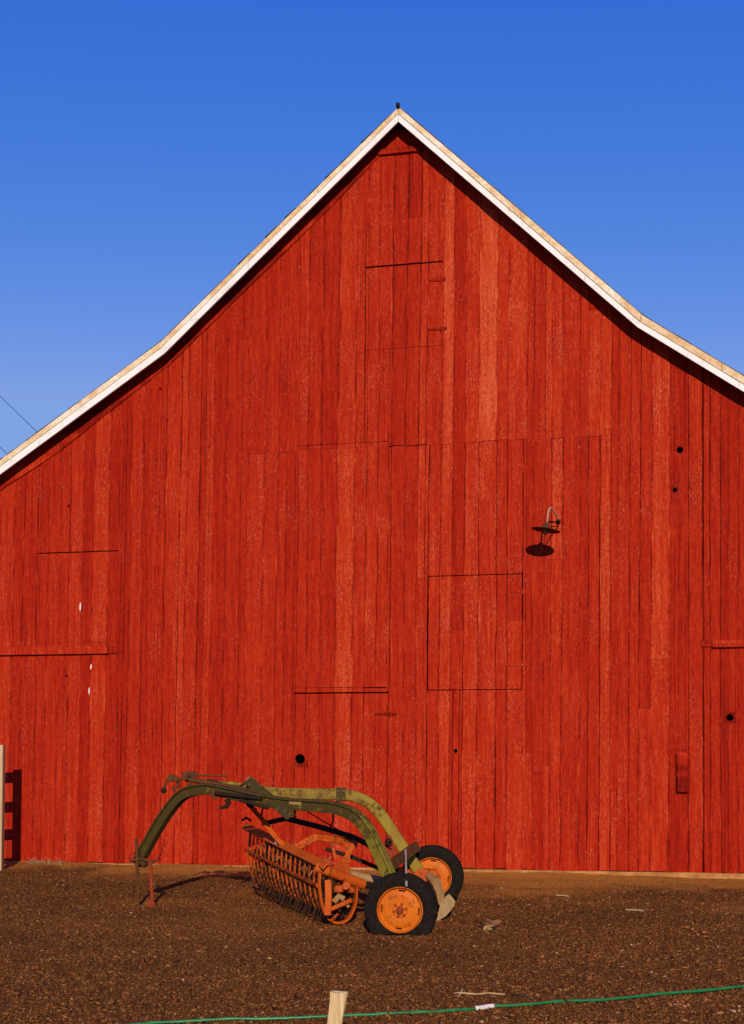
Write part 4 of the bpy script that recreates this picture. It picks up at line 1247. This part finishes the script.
# twig by the hose
def twig(pts, r, name, label, mat, cat='twig', extra=()):
    m = MB()
    w = []
    for x, y, h in pts:
        g = G(x, y); w.append(Vector((g.x, g.y, gzf(g.x, g.y) + r[0] * .8 + h)))
    m.tube(w, list(r) if len(r) == len(w) else [r[0]] * len(w), 6)
    for e in extra:
        w2_ = []
        for x, y, h in e:
            g = G(x, y); w2_.append(Vector((g.x, g.y, gzf(g.x, g.y) + r[0] * .8 + h)))
        m.tube(w2_, r[0] * .7, 5)
    o = m.build(name, mat, None, True, loc=w[0])
    return tag(o, label, cat)
twig([(452, 994.5, 0), (461, 995, 0.008), (477, 996.3, .008), (489, 995, .008), (505, 996.3, .003)], (.006, .007, .007, .0065, .005), 'twig', 'straight pale twig lying behind the green hose', M_TWIG, extra=[[(463, 994, .01), (458, 998, .0)], [(462, 994, .01), (460, 991, .012)]])
twig([(512, 996.5, 0), (524, 998.5, .008), (537, 1003, 0.0), (543, 1004, 0)], (.006, .007, .006, .004), 'twig', 'dark crooked twig touching the green hose', M_BARK)
def lath(x0, y0, x1, y1, w, name, label):
    a, b_ = G(x0, y0), G(x1, y1)
    a.z = gzf(a.x, a.y) + .012; b_.z = gzf(b_.x, b_.y) + .014
    m = MB(); m.sweep([a, a.lerp(b_, .6) + Vector((0, 0, .004)), b_], rectp(w, .014, .003), (b_ - a).cross(Vector((0, 0, 1))))
    return tag(m.build(name, M_CHOCK, None, loc=a), label, 'lath')
lath(626, 911.5, 645, 912.5, .05, 'wood_lath', 'short pale lath lying flat on the open dirt')
lath(556, 895.5, 569, 896, .03, 'wood_lath', 'thin pale lath lying near the barn footing')
# dry leaf litter clump
lc = G(490, 932)
m = MB()
for (x, y, h, s, mi) in ((489, 917, .08, .07, 0), (493, 921, .06, .08, 0), (487, 924, .05, .05, 0), (484, 926, .06, .06, 1), (489, 933, .02, .06, 2), (493, 936, .01, .055, 2), (496, 929, .03, .06, 1), (486, 930, .03, .05, 2), (499, 932, .015, .045, 0)):
    g = G(x, y, h); g.y = lc.y + random.uniform(-.05, .08); g.z = max(h, .012) + gzf(lc.x, lc.y)
    a = random.uniform(0, 6.28); u_ = Vector((math.cos(a), math.sin(a) * .5, random.uniform(-.3, .5))).normalized(); v_2 = Vector((-.3, -.6, .9)).normalized()
    n_ = 9; rim = []
    for k in range(n_):
        th = 2 * math.pi * k / n_; rr = s * (.55 + .35 * abs(math.cos(th * 1.0))) * random.uniform(.8, 1.1)
        p = g + u_ * math.cos(th) * rr + v_2 * math.sin(th) * rr * .55 + u_.cross(v_2) * .012 * math.cos(2 * th)
        p.z = max(p.z, gzf(lc.x, lc.y) + .002); rim.append(p)
    m.grid([rim, [p + Vector((0, .004, .003)) for p in rim]], mi=mi)
o = m.build('leaf_clump', [M_LEAF, M_BARK, M_TWIG], None, loc=Vector((lc.x, lc.y, 0)))
tag(o, 'curled dry leaf clump lying on the dirt right of the wheels', 'leaf clump')
# dry grass tuft at the wall
tc_ = G(45, 864.5)
m = MB()
for k in range(45):
    p = tc_ + T * random.uniform(-.28, .28) + NRM * random.uniform(-.02, .08); p.z = gzf(p.x, p.y) - .005
    d = Vector((random.uniform(-.6, .6), random.uniform(-.5, .1), 1)).normalized() * random.uniform(.04, .13)
    m.tube([p, p + d * .6 + Vector((0, 0, .01)), p + d + Vector((random.uniform(-.04, .04), -.02, -.01))], [.004, .003, .001], 3)
o = m.build('grass_tuft', M_GRASS, None, loc=Vector((tc_.x, tc_.y, 0)))
tag(o, 'small dry grass tuft against the red wall near the fence', 'grass tuft')
